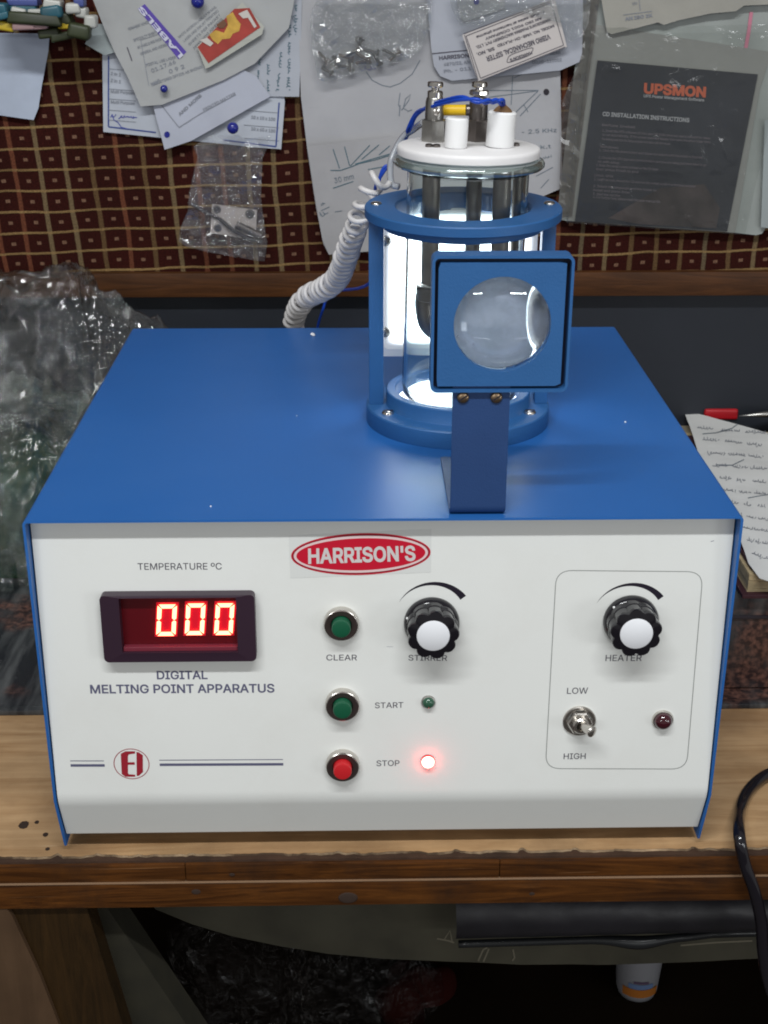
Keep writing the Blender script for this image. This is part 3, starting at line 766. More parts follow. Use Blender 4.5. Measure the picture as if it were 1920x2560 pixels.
Lid = empty('vessel_lid', (CX, CY, .143), 'round white lid with metal fittings and white plugs on the glass vessel', 'lid')
ML = Matrix.Translation((CX+.0022, CY, .1426)) @ Matrix.Rotation(math.radians(1.0), 4, 'Y') @ Matrix.Rotation(math.radians(.2), 4, 'X')
bm = bmesh.new(); lathe(bm, [(0, .0), (.0325, .0), (.0334, .0006), (.0336, .0030), (.0332, .0042), (.0325, .0047), (0, .0047)], 96); obj('lid_disc', bm, TEFD, Lid, M=ML, autos=40)
bm = bmesh.new(); lathe(bm, [(0, -.004), (.0265, -.004), (.0268, 0), (0, 0)], 64); obj('lid_spigot', bm, TEFLON, Lid, M=ML, autos=40)
zt = .0047
def lid_uv(px_, py_):
    N = (ML.to_3x3() @ Vector((0, 0, 1))); P0 = ML @ Vector((0, 0, zt)); q = ML.inverted() @ atp(px_, py_, P0, N); return q.x, q.y
def Z8(x, y): return 980+x/4.1475, 180+y/4.1475
def fitting(px_, py_, extra, mats, lab, hr):
    u, v = lid_uv(px_, py_); v += hr*.8
    M = ML @ TL((u, v, zt))
    bm = bmesh.new(); lathe(bm, [(0, 0), (hr*.97, 0), (hr, .0004), (hr, .0096), (hr*.93, .0100), (hr*.8, .0103), (0, .0103)], 6)
    p = obj('metal_fitting', bm, mats, Lid, M=M @ Matrix.Rotation(.3, 4, 'Z'), label=lab, autos=20)
    bm = bmesh.new(); lathe(bm, [(.0043, .0098), (.0045, .0112), (.0044, .0180), (.0040, .0196), (.0038, .0200), (0, .0200)], 32); obj('fitting_neck', bm, mats, p, M=M, autos=35)
    bm = bmesh.new(); z0 = .0199
    if extra: lathe(bm, [(.0022, z0), (.0024, z0+.0008), (.0040, z0+.0010), (.0046, z0+.0016), (.0046, z0+.0030), (.0040, z0+.0035), (.0018, z0+.0036), (.0018, z0+.0052)], 8)
    else: lathe(bm, [(.0037, z0-.0005), (.0037, z0+.0026), (.0031, z0+.0032), (.0018, z0+.0033), (.0018, z0+.0052)], 32)
    obj('lock_nut', bm, CHROME, p, M=M, autos=30)
    bm = bmesh.new(); z1 = z0+.0046; lathe(bm, [(.0014, z1), (.0034, z1+.0002), (.0038, z1+.0007), (.0038, z1+.0020), (.0033, z1+.0026), (0, z1+.0028)], 32); obj('thumb_screw', bm, CHROME, p, M=M, autos=30)
    return p, M
f1, M1 = fitting(*Z8(437, 733), False, STEEL, 'bright steel fitting with side screw at the left of the lid', .0061)
bm = bmesh.new(); lathe(bm, [(0, 0), (.0016, 0), (.0016, .0007), (.0008, .0009), (.0006, .0003), (0, .0003)], 20); obj('side_screw', bm, CHROME, f1, M=M1 @ TL((.0006, -.0045, .0140)) @ Matrix.Rotation(PI/2, 4, 'X'), autos=40)
f2, M2 = fitting(*Z8(890, 728), True, DARKST, 'dull dark steel fitting at the back of the lid', .0056)
bm = bmesh.new(); tube(bm, [Vector((-.0040, .001, .0140)), Vector((-.0058, .001, .0140))], .0026, 20); obj('side_nut', bm, DARKST, f2, M=M2, autos=40)
bm = bmesh.new(); tube(bm, [Vector((-.0058, .001, .0140)), Vector((-.0215, .004, .0134))], .0025, 20); obj('yellow_sleeve', bm, YEL, f2, M=M2, autos=40)
def plug(px_, py_, r, h, lab, lean=0):
    u, v = lid_uv(px_, py_); M = ML @ TL((u, v+r*.93, zt)) @ Matrix.Rotation(lean, 4, 'Y')
    bm = bmesh.new(); lathe(bm, [(0, .0002), (r-.0004, .0002), (r, .0007), (r, h-.0007), (r-.0007, h), (0, h)], 48); return obj('white_plug', bm, TEFLON, Lid, M=M, autos=40, label=lab), M
plug(*Z8(665, 803), .00530, .0136, 'short white plug in the middle of the lid', .03)
p2, Mp2 = plug(*Z8(1128, 797), .0066, .0160, 'tall white plug at the right with brown resin tip', .04)
bm = bmesh.new(); lathe(bm, [(.0046, .0159), (.0036, .0172), (.0016, .0188), (.0006, .0200), (0, .0202)], 20)
for v_ in bm.verts: v_.co += Vector((.0003*noise.noise(v_.co*900), .0003*noise.noise(v_.co*900+Vector((3, 1, 2))), 0))
obj('resin_tip', bm, BROWN, p2, M=Mp2, smooth=True)
for px_, py_ in (Z8(385, 775), Z8(462, 778), Z8(1283, 765)):
    u, v = lid_uv(px_, py_); M = ML @ TL((u, v, zt))
    bm = bmesh.new(); lathe(bm, [(.0019, 0), (.0019, .0010), (.0012, .0014), (0, .0014)], 8); obj('small_nut', bm, DARKST, Lid, M=M @ Matrix.Rotation(random.random(), 4, 'Z'))
# rods below the lid
def rod(px_, dy, r, z0, mat_, name='rod', lab=None):
    q = at(px_, 450, 1, CY+dy); bm = bmesh.new(); lathe(bm, [(0, z0), (r, z0), (r, .1385), (0, .1385)], 32, (q.x, q.y, 0)); return obj(name, bm, mat_, Lid, autos=40, label=lab), q
rA, qA = rod(1079, -.004, .0042, .083, ROD)
rB, qB = rod(1186, .006, .0038, .050, ROD)
rC, qC = rod(1256, -.002, .0043, .090, ROD)
rReflection, qD = rod(1297, .006, .0026, .060, ROD)  # added rod stands in for a faint reflection in the glass
bm = bmesh.new(); cz = at(1060, 580+400/2.765, 1, CY).z
lathe(bm, [(.0084, cz-.0034), (.0088, cz-.0030), (.0088, cz+.0030), (.0080, cz+.0036), (.0042, cz+.0036), (.0042, cz-.0034), (.0084, cz-.0034)], 32, (qA.x+.0022, qA.y, 0)); obj('heater_collar', bm, DARKST, rA, autos=35)
zb_ = at(1080, 845, 1, CY).z
bm = bmesh.new(); xl = at(1052, 780, 1, CY).x; 
loop = [Vector((xl+.0006, CY-.004, cz-.003)), Vector((xl+.0004, CY-.004, zb_+.016)), Vector((xl+.0022, CY-.004, zb_+.0075)), Vector((xl+.0068, CY-.004, zb_+.0036)), Vector((xl+.0115, CY-.004, zb_+.0075)), Vector((xl+.0132, CY-.004, zb_+.016)), Vector((xl+.0130, CY-.004, cz-.003))]
tube(bm, [p_+Vector((.0014, 0, .0012)) for p_ in catmull(loop, 8)], .0048, 20); obj('heater_loop', bm, DARKST, rA, smooth=True)
bm = bmesh.new(); box(bm, .0372, .0628, CY+.0000, CY+.0015, .030, .0885, .0005); obj('lens_screen_plate', bm, mat('satin_grey_plate', (.48, .54, .64), .38, metal=.0, noise_amt=.10, nscale=120), Lid, autos=40, label='added satin grey screen plate inside the glass vessel')  # added plate keeps the bright light panel out of the lens view

# ------------------------------------------------------------------ wires
def zW(x, y): return 700+x/4.608, 380+y/4.608
cc = [(1215, 300, .132), (1110, 340, .134), (1010, 470, .136), (935, 690, .140), (870, 880, .150), (800, 1080, .170), (735, 1280, .200), (650, 1470, .235), (480, 1590, .262), (330, 1660, .290), (215, 1790, .312), (165, 1930, .326), (155, 2080, .332), (160, 2250, .334)]
cpts = catmull([at(*zW(x, y), 1, yy) for x, y, yy in cc], 60)
# resample by length
ds = [0]
for a, b in zip(cpts, cpts[1:]): ds.append(ds[-1]+(b-a).length)
Lc = ds[-1]; NT = 33; NP = NT*22; path = []
j = 0; nrm = Vector((1, 0, 0))
for i in range(NP+1):
    s = Lc*i/NP
    while j < len(ds)-2 and ds[j+1] < s: j += 1
    t = (s-ds[j])/max(ds[j+1]-ds[j], 1e-9); p = cpts[j].lerp(cpts[j+1], t)
    tg2 = (cpts[min(j+3, len(cpts)-1)]-cpts[max(j-3, 0)]).normalized()
    nrm = (nrm-tg2*nrm.dot(tg2)).normalized(); bb = tg2.cross(nrm)
    k_ = i/NP; R_ = .0042+.0008*math.sin(k_*3)+.0016*k_ + .0005*noise.noise(Vector((k_*20, 0, 0)))
    an = 2*PI*NT*k_ + .9*noise.noise(Vector((k_*18, 5, 0)))
    off = Vector((noise.noise(Vector((k_*33, 1, 7))), noise.noise(Vector((k_*33, 9, 2))), 0))*.0009
    path.append(p+off+R_*(math.cos(an)*nrm+math.sin(an)*bb))
bm = bmesh.new(); tube(bm, path, .00150, 8)
tag(obj('coiled_cable', bm, WHITEW, None, smooth=True), 'white coiled cable running from the glass lid down behind the blue cover', 'cable')
def wire(name, pts, r, mt, lab, cat='wire', n=10):
    bm = bmesh.new(); tube(bm, catmull(pts, n), r, 10); return tag(obj(name, bm, mt, None, smooth=True), lab, cat)
tipw = Mp2 @ Vector((0, 0, .0195))
def bw(dx, dz, lab):
    pl = [tipw+Vector((dx*.4, 0, -.001)), at(*Z8(1130, 305), 1, .088)+Vector((dx, 0, dz)), at(*Z8(1060, 302), 1, .086)+Vector((-dx, 0, -dz)), at(*Z8(985, 308), 1, .082)+Vector((dx, .0005, dz)), at(*Z8(880, 298), 1, .080)+Vector((0, 0, -dz)), at(*Z8(720, 276), 1, .085)+Vector((dx, 0, dz)), at(*Z8(570, 302), 1, .095)+Vector((0, 0, dz)),
          at(*Z8(380, 362), 1, .112)+Vector((dx, 0, dz)), at(*Z8(250, 440), 1, .128)+Vector((0, 0, -dz)), at(*Z8(180, 590), 1, .135)+Vector((dx, 0, 0)), at(*Z8(150, 680), 1, .14), at(*zW(1300, 110), 1, .142), at(*zW(1215, 180), 1, .142)+Vector((dx, 0, 0)), at(*zW(1150, 300), 1, .142), at(*zW(1115, 420), 1, .142)+Vector((-dx, 0, 0)), at(*zW(1120, 620), 1, .150), at(930, 700, 1, .20), at(*zW(600, 1620), 1, .305), at(*zW(490, 1830), 1, .318), at(*zW(430, 2035), 1, .325), at(*zW(425, 2200), 1, .325)]
    return wire('blue_wire', pl, .00085, BLUEW, lab, n=8)
b1 = bw(.0007, .0007, 'blue wire from the brown tip of the plug, upper strand of the twisted pair'); b2 = bw(-.0007, -.0006, 'blue wire from the brown tip of the plug, lower strand of the twisted pair')
wire('clear_tube', [at(*Z8(330, 520), 1, .12), at(*Z8(230, 590), 1, .135), at(*Z8(110, 680), 1, .140), at(*zW(1290, 60), 1, .140), at(*zW(1270, 240), 1, .138), at(*zW(1290, 370), 1, .136), at(*zW(1370, 400), 1, .134)], .0017, CLEARW, 'cloudy clear tube bending down behind the white lid', 'tube')
# the stand, vessel, lid and their wires are scaled about the camera to rest on the cover 13 cm behind the front edge
CAM_SCALED_BASE = Vector((.0416, .1346, 0.0))
KM = Matrix.Translation(CAM_SCALED_BASE) @ Matrix.Scale(1.0555, 4) @ Matrix.Translation((-CX, -CY, -.0124))  # base shift and scale together make one scaling about the camera
for o in list(A.children):
    if o.name.split('.')[0] in ('lower_flange', 'upper_flange', 'post', 'light_panel'): o.matrix_basis = KM
for e_ in (V, Lid):
    for o in e_.children: o.matrix_basis = KM
    e_.location = KM @ e_.location
    for o in e_.children: o.matrix_parent_inverse = Matrix.Translation(e_.location).inverted()
for o in COL.objects:
    if o.name.split('.')[0] in ('coiled_cable', 'blue_wire', 'clear_tube'): o.matrix_basis = KM
cr_ = at(782, 836, 2, .001)
bm = bmesh.new(); bmesh.ops.create_icosphere(bm, subdivisions=2, radius=.0016)
for v_ in bm.verts: v_.co *= 1+.5*noise.noise(v_.co*700); v_.co.z *= .7
bmesh.ops.translate(bm, verts=bm.verts, vec=(cr_.x, cr_.y, .0010)); tag(obj('glue_blob', bm, TEFLON), 'small white glue crumb on the rear edge of the blue cover', 'glue crumb')

# ================================================================== BENCH
DZ = -.186
BN = empty('workbench', (0, .2, -.9), 'worn wooden workbench with chipped pale veneer top and dark brown front edge', 'workbench')
VEN = wood('pale_veneer', (.34, .195, .090), (.56, .365, .195), 5, .42, 'x', 1.5)
DKW = wood('dark_varnished_wood', (.028, .0085, .0018), (.130, .045, .0085), 7, .38, 'x', 4)
wear(VEN, (.16, .09, .05), .55, 11., .35, (.60, .45, .30), (2, 45, 45), .50, .75); wear(DKW, (.020, .010, .006), .75, 22., .5, (.24, .12, .05), (2.5, 70, 70), .47, .70)
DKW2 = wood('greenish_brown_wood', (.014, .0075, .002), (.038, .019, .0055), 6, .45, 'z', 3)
bm = bmesh.new()
N = 560; xs = [-.42+.84*i/N for i in range(N+1)]
def rag(x):
    v = .0092+.0012*noise.noise(Vector((x*60, 0, 0)))+.0010*noise.noise(Vector((x*240, 3, 0)))
    k = noise.noise(Vector((x*150, 9, 0)))
    if k > .25: v += (k-.25)*.006
    if x < -.15: v -= .0005
    return v - .0015
fr_ = [bm.verts.new((x, rag(x), DZ)) for x in xs]; fb = [bm.verts.new((x, rag(x)-.0001, DZ-.0011)) for x in xs]; bk = [bm.verts.new((x, .42, DZ)) for x in xs]
for i in range(N):
    bm.faces.new((fr_[i], fr_[i+1], bk[i+1], bk[i]))
for v_ in fb: bm.verts.remove(v_)
obj('veneer_top', bm, VEN, BN)
bm = bmesh.new(); ra = []
for x in xs:
    d_ = .0007*max(0, noise.noise(Vector((x*90, 2, 5)))+.25)
    ra.append((bm.verts.new((x, rag(x)-.0002-d_, DZ-.0002)), bm.verts.new((x, rag(x)+.0002, DZ-.0002)), bm.verts.new((x, rag(x)-.0002-d_, DZ-.0011))))
for a_, b_2 in zip(ra, ra[1:]): bm.faces.new((a_[0], b_2[0], b_2[1], a_[1])); bm.faces.new((a_[2], b_2[2], b_2[0], a_[0]))
obj('veneer_edge', bm, wear(mat('cream_broken_ply', (.38, .27, .165), .8, noise_amt=.5, nscale=120), (.06, .035, .02), .95, 28., 0, lo=.42, hi=.58), BN)
bm = bmesh.new(); box(bm, -.42, .42, .0045, .42, DZ-.0105, DZ-.0012); obj('tabletop', bm, mat('dark_raw_board', (.045, .022, .012), .7, noise_amt=.4, nscale=60, bump=.6, bscale=200), BN)
segs = [(-.42, -.09935), (-.0992, .05815), (.0583, .42)]
for i, (a, b) in enumerate(segs):
    bm = bmesh.new(); box(bm, a, b, .0028, .0045+.02, DZ-.0130, DZ-.0025, .0007); obj('edge_strip', bm, DKW, BN, autos=40)
bm = bmesh.new(); box(bm, -.42, .42, .0022, .0245, DZ-.0285, DZ-.0134, .0008); obj('front_rail', bm, DKW, BN, autos=40)
bm = bmesh.new(); box(bm, -.42, .42, .0019, .004, DZ-.01345, DZ-.0130); obj('joint_line', bm, mat('pale_raw_edge', (.23, .14, .08), .7), BN)
# chips of veneer and knots
spots = mat('dark_stain', (.030, .016, .010), .8)
for px_, py_, s in ((60, 2062, .0024), (114, 2087, .0013), (119, 2123, .0010), (92, 2056, .0010)):
    q = at(px_, py_, 2, DZ); bm = bmesh.new()
    ps = [(q.x+s*(1+.3*random.random())*math.cos(t), q.y+s*1.3*(1+.3*random.random())*math.sin(t)) for t in [2*PI*i/9 for i in range(9)]]
    vs = [bm.verts.new((x, y, DZ+.00015)) for x, y in ps]; bm.faces.new(vs); obj('stain', bm, spots, BN)
for px_, py_, s in ((490, 2230, .0016), (870, 2245, .0034), (1330, 2235, .001), (580, 2187, .001)):
    q = at(px_, py_, 1, .0021); bm = bmesh.new(); bmesh.ops.create_uvsphere(bm, u_segments=14, v_segments=8, radius=s)
    for v_ in bm.verts: v_.co.y *= .12; v_.co.x *= 1.5
    bmesh.ops.translate(bm, verts=bm.verts, vec=(q.x, .0022, q.z)); obj('knot', bm, spots, BN, smooth=True)
# leg and brace
def slab(name, pl, y0, y1, mt, parent, lab=None):
    a = [at(x, y, 1, y0) for x, y in pl]
    bm = bmesh.new(); f_ = [bm.verts.new(p) for p in a]; k_ = [bm.verts.new((p.x, y1, p.z)) for p in a]
    bm.faces.new(f_); bm.faces.new(k_[::-1]); n = len(pl)
    for i in range(n): bm.faces.new((f_[i], k_[i], k_[(i+1) % n], f_[(i+1) % n]))
    return obj(name, bm, mt, parent, label=lab)
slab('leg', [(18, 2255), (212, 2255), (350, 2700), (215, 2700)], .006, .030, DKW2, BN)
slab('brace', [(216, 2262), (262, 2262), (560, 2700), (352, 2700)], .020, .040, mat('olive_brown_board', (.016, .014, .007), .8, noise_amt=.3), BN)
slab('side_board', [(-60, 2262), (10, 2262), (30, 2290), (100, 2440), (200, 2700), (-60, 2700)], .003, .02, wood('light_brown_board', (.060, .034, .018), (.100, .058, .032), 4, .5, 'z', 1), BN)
# inside of the bench
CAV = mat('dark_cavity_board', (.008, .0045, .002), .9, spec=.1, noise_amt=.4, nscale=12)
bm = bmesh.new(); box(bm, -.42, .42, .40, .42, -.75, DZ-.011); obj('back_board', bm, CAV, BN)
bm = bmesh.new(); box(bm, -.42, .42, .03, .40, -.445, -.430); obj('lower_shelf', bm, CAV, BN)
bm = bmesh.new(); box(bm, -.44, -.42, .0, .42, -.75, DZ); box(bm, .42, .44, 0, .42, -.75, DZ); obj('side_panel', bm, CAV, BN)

# floor and wall: the setting
bm = bmesh.new(); box(bm, -2, 2, -2.5, 2, -.92, -.90); tag(obj('floor', bm, mat('dark_floor', (.06, .05, .045), .6)), kind='structure')
WALLM = mat('slate_wall_paint', (.013, .016, .023), .55, noise_amt=.15, nscale=8, bump=.2, bscale=60)
YW_ = .42
bm = bmesh.new(); box(bm, -2, 2, YW_+.006, YW_+.05, -.90, .9); tag(obj('wall', bm, WALLM), kind='structure')

# ================================================================== NOTICE BOARD
NB = empty('notice_board', (0, YW_, 0), 'pin board covered in dark red woven fabric with a gold grid, framed in brown wood', 'notice board')
def fabric():
    M = bpy.data.materials.new('red_gold_woven_fabric'); M.use_nodes = True; nt = M.node_tree; b = nt.nodes['Principled BSDF']
    b.inputs['Roughness'].default_value = .9; b.inputs['Specular IOR Level'].default_value = .12
    L = nt.links.new
    tc = nt.nodes.new('ShaderNodeTexCoord')
    nz = nt.nodes.new('ShaderNodeTexNoise'); nz.inputs['Scale'].default_value = 19; nz.inputs['Detail'].default_value = 4
    L(tc.outputs['Object'], nz.inputs[0])
    sp = nt.nodes.new('ShaderNodeSeparateXYZ'); L(tc.outputs['Object'], sp.inputs[0])
    def math_(op, a, b_=None, c=None):
        m_ = nt.nodes.new('ShaderNodeMath'); m_.operation = op
        for i, s in enumerate((a, b_, c)):
            if s is None: continue
            if isinstance(s, (int, float)): m_.inputs[i].default_value = s
            else: L(s, m_.inputs[i])
        return m_.outputs[0]
    X, Z = sp.outputs['X'], sp.outputs['Z']
    wob = math_('MULTIPLY', math_('SUBTRACT', nz.outputs[0], .5), .0052)
    # left part of the cloth leans a little
    shear = math_('MULTIPLY', math_('MULTIPLY', math_('SUBTRACT', .16, X), Z), .19)
    x2 = math_('ADD', math_('ADD', X, shear), wob)
    z2 = math_('ADD', math_('ADD', Z, math_('MULTIPLY', X, -.030)), wob)
    fx = math_('PINGPONG', math_('ADD', x2, .0018+.009+1.8), .009)     # distance inside a half cell of 18 mm
    fz = math_('PINGPONG', math_('ADD', z2, .0008+.00725+1.45), .00725)
    # stripe where the ping-pong value is near 0
    def stripe(v, wd, soft):
        m_ = nt.nodes.new('ShaderNodeMapRange'); m_.interpolation_type = 'SMOOTHSTEP'; m_.inputs[1].default_value = wd+soft; m_.inputs[2].default_value = wd-soft; L(v, m_.inputs[0]); return m_.outputs[0]
    vs = stripe(fx, .00165, .0004); hs = stripe(fz, .00085, .00025)
    dx = math_('SUBTRACT', .009, fx); dz = math_('SUBTRACT', .00725, fz)
    dot = math_('MULTIPLY', stripe(dx, .0015, .0003), stripe(dz, .0011, .0003))
    dot2 = math_('MULTIPLY', stripe(dx, .0004, .0003), stripe(dz, .0003, .0002))
    # woven texture
    wv = nt.nodes.new('ShaderNodeTexNoise'); wv.inputs['Scale'].default_value = 900; wv.inputs['Detail'].default_value = 2; L(tc.outputs['Object'], wv.inputs[0])
    ci = nt.nodes.new('ShaderNodeTexWhiteNoise'); ci.noise_dimensions = '1D'
    L(math_('FLOOR', math_('DIVIDE', math_('ADD', x2, .0018+1.8), .018)), ci.inputs['W'])
    vr = nt.nodes.new('ShaderNodeValToRGB'); e = vr.color_ramp.elements
    vr.color_ramp.interpolation = 'CONSTANT'
    e[0].position = 0; e[0].color = (.105, .062, .028, 1); e[1].position = .3; e[1].color = (.15, .105, .055, 1)
    e2 = e.new(.6); e2.color = (.125, .042, .022, 1); e3 = e.new(.8); e3.color = (.115, .085, .050, 1)
    L(ci.outputs['Value'], vr.inputs[0])
    def mix(f, a, b_):
        m_ = nt.nodes.new('ShaderNodeMixRGB'); L(f, m_.inputs[0])
        for i, s in ((1, a), (2, b_)):
            if isinstance(s, tuple): m_.inputs[i].default_value = (*s, 1)
            else: L(s, m_.inputs[i])
        return m_.outputs[0]
    big = nt.nodes.new('ShaderNodeTexNoise'); big.inputs['Scale'].default_value = 14; L(tc.outputs['Object'], big.inputs[0])
    base = mix(big.outputs[0], (.013, .0027, .0015), (.040, .0062, .0042))
    c = mix(math_('MULTIPLY', vs, .85), base, vr.outputs[0])
    c = mix(math_('MULTIPLY', dot, .9), c, (.17, .095, .060))
    c = mix(math_('MULTIPLY', dot2, .6), c, (.09, .03, .02))
    fade = nt.nodes.new('ShaderNodeMapRange'); fade.inputs[1].default_value = .35; fade.inputs[2].default_value = .65; fade.inputs[3].default_value = .45; fade.inputs[4].default_value = 1.0; L(big.outputs[0], fade.inputs[0])
    c = mix(math_('MULTIPLY', hs, fade.outputs[0]), c, (.235, .150, .062))
    mlt = nt.nodes.new('ShaderNodeMixRGB'); mlt.blend_type = 'MULTIPLY'; mlt.inputs[0].default_value = .6
    mr = nt.nodes.new('ShaderNodeMapRange'); mr.inputs[1].default_value = .3; mr.inputs[2].default_value = .7; mr.inputs[3].default_value = .45; mr.inputs[4].default_value = 1.45
    L(wv.outputs[0], mr.inputs[0]); L(c, mlt.inputs[1]); L(mr.outputs[0], mlt.inputs[2])
    L(mlt.outputs[0], b.inputs['Base Color'])
    bp = nt.nodes.new('ShaderNodeBump'); bp.inputs['Strength'].default_value = .7; bp.inputs['Distance'].default_value = .0008
    hgt = math_('ADD', math_('MULTIPLY', math_('MAXIMUM', vs, hs), .8), math_('MULTIPLY', wv.outputs[0], .5))
    L(hgt, bp.inputs['Height']); L(bp.outputs[0], b.inputs['Normal'])
    return M
bm = bmesh.new()
nx, nz_ = 80, 40; G = []
for j in range(nz_+1):
    row = []
    for i in range(nx+1):
        x = -.5+1.0*i/nx; z = .013+.36*j/nz_
        row.append(bm.verts.new((x, YW_ - .0008*noise.noise(Vector((x*14, z*14, 0))) , z)))
    G.append(row)
for j in range(nz_):
    for i in range(nx): bm.faces.new((G[j][i], G[j][i+1], G[j+1][i+1], G[j+1][i]))
obj('fabric', bm, fabric(), NB, smooth=True)
bm = bmesh.new(); box(bm, -.5, .5, YW_-.006, YW_+.006, -.0035, .0142, .001); obj('bottom_rail', bm, wood('orange_brown_wood', (.040, .014, .004), (.095, .035, .010), 6, .5, 'x', 3), NB, autos=40)

# ---- flat sheets hung on the board (world x,z at distance y)
def crumple(amp, fr, seed, dome=None):
    def f(u, v):
        a = noise.noise(Vector((u*fr, v*fr, seed))); b = noise.noise(Vector((u*fr*2.3, v*fr*2.3, seed+4))); c = noise.noise(Vector((u*fr*5.2, v*fr*5.2, seed+9)))
        r = amp*((1-abs(a)*2)+.5*(1-abs(b)*2)+.28*(1-abs(c)*2))
        return r + (dome(u, v) if dome else 0)
    return f
crumple_fn = crumple
class Sheet:
    """a thin sheet traced in photo pixels and laid in a real plane"""
    def __init__(s, y, amp=.0015, fr=18, seed=0., curl=None):
        s.y = y; s.amp = amp; s.fr = fr; s.seed = seed; s.curl = curl
    def uv(s, px, py): q = at(px, py, 1, s.y); return q.x, q.z
    def pos(s, u, v, h=0.):
        d = s.amp*(noise.noise(Vector((u*s.fr, v*s.fr, s.seed)))+.35*noise.noise(Vector((u*s.fr*3, v*s.fr*3, s.seed+7))))
        if s.curl: d += s.curl(u, v)
        return Vector((u, s.y-d-h, v))
class Flat(Sheet):
    def __init__(s, z, amp=.001, fr=18, seed=0., curl=None): s.z = z; s.amp = amp; s.fr = fr; s.seed = seed; s.curl = curl
    def uv(s, px, py): q = at(px, py, 2, s.z); return q.x, q.y
    def pos(s, u, v, h=0.):
        d = s.amp*(noise.noise(Vector((u*s.fr, v*s.fr, s.seed)))+.35*noise.noise(Vector((u*s.fr*3, v*s.fr*3, s.seed+7))))
        if s.curl: d += s.curl(u, v)
        return Vector((u, v, s.z+d+h))
def inside(p, poly):
    c = False; n = len(poly)
    for i in range(n):
        a, b = poly[i], poly[i-1]
        if (a[1] > p[1]) != (b[1] > p[1]) and p[0] < (b[0]-a[0])*(p[1]-a[1])/(b[1]-a[1])+a[0]: c = not c
    return c
def sheet_mesh(sh, poly, step=.006, th_=.00025, h0=0., thick=True, jit=0.):
    P = []
    n = len(poly)
    for i in range(n):
        a = Vector(poly[i]); b = Vector(poly[(i+1) % n]); k = max(1, int((b-a).length/step))
        for j in range(k): P.append(a.lerp(b, j/k))
    nb = len(P); xs_ = [p.x for p in P]; ys_ = [p.y for p in P]
    bl = [(p.x, p.y) for p in P]
    y = min(ys_)+step*.5
    while y < max(ys_):
        x = min(xs_)+step*.5
        while x < max(xs_):
            q = (x+jit*random.uniform(-1, 1)*step, y+jit*random.uniform(-1, 1)*step)
            if inside(q, bl) and min((q[0]-p[0])**2+(q[1]-p[1])**2 for p in bl[::1]) > (step*.4)**2: P.append(Vector(q))
            x += step
        y += step
    co, ed, fa, *_ = delaunay_2d_cdt(P, [(i, (i+1) % nb) for i in range(nb)], [], 1, 1e-7)
    bm = bmesh.new(); vs = [bm.verts.new(sh.pos(c.x, c.y, h0)) for c in co]
    for f in fa:
        if len(f) == 3 or len(f) == 4:
            cen = (sum(co[i].x for i in f)/len(f), sum(co[i].y for i in f)/len(f))
            if inside(cen, bl):
                try: bm.faces.new([vs[i] for i in f])
                except ValueError: pass
    if thick:
        bmesh.ops.recalc_face_normals(bm, faces=bm.faces)
        if sum((f.normal.y if not isinstance(sh, Flat) else -f.normal.z) for f in bm.faces) > 0:
            bmesh.ops.reverse_faces(bm, faces=bm.faces)
        bmesh.ops.solidify(bm, geom=bm.faces[:], thickness=th_)
    return bm
def pxpoly(sh, pts): return [sh.uv(*p) for p in pts]
def paper(name, lab, sh, pts, col, cat='paper', step=.006, m_=None, group=None, name2=None):
    o = obj(name, sheet_mesh(sh, pxpoly(sh, pts), step), m_ or paper_mat(col), None, smooth=False, autos=40)
    return tag(o, lab, cat, group)
def stext(sh, s, p0, p1, hpx, m_, parent, off=.0, res=2, h=.0004, name='lettering', up=None):
    """text baseline from photo point p0 to p1, capitals hpx photo pixels high"""
    dx, dy = p1[0]-p0[0], p1[1]-p0[1]; L = math.hypot(dx, dy); nx_, ny_ = (dy/L, -dx/L)
    co, fa = text_norm(s, off, res); bm = bmesh.new(); vs = []
    for x, y in co:
        px_ = p0[0]+dx*x+nx_*hpx*y; py_ = p0[1]+dy*x+ny_*hpx*y
        vs.append(bm.verts.new(sh.pos(*sh.uv(px_, py_), h)))
    for f in fa: bm.faces.new([vs[i] for i in f])
    return obj(name, bm, m_, parent)
def strokes(sh, lines, wpx, m_, parent, name='handwriting', h=.00035):
    bm = bmesh.new()
    for pts in lines:
        P = []
        for i, p in enumerate(pts):
            a = pts[max(i-1, 0)]; b = pts[min(i+1, len(pts)-1)]; dx, dy = b[0]-a[0], b[1]-a[1]; L = math.hypot(dx, dy) or 1
            nx_, ny_ = -dy/L*wpx/2, dx/L*wpx/2
            P.append((bm.verts.new(sh.pos(*sh.uv(p[0]+nx_, p[1]+ny_), h)), bm.verts.new(sh.pos(*sh.uv(p[0]-nx_, p[1]-ny_), h))))
        for a, b in zip(P, P[1:]):
            try: bm.faces.new((a[0], b[0], b[1], a[1]))
            except ValueError: pass
    return obj(name, bm, m_, parent)
def subdiv(p, q, n=6): return [(p[0]+(q[0]-p[0])*i/n, p[1]+(q[1]-p[1])*i/n) for i in range(n+1)]
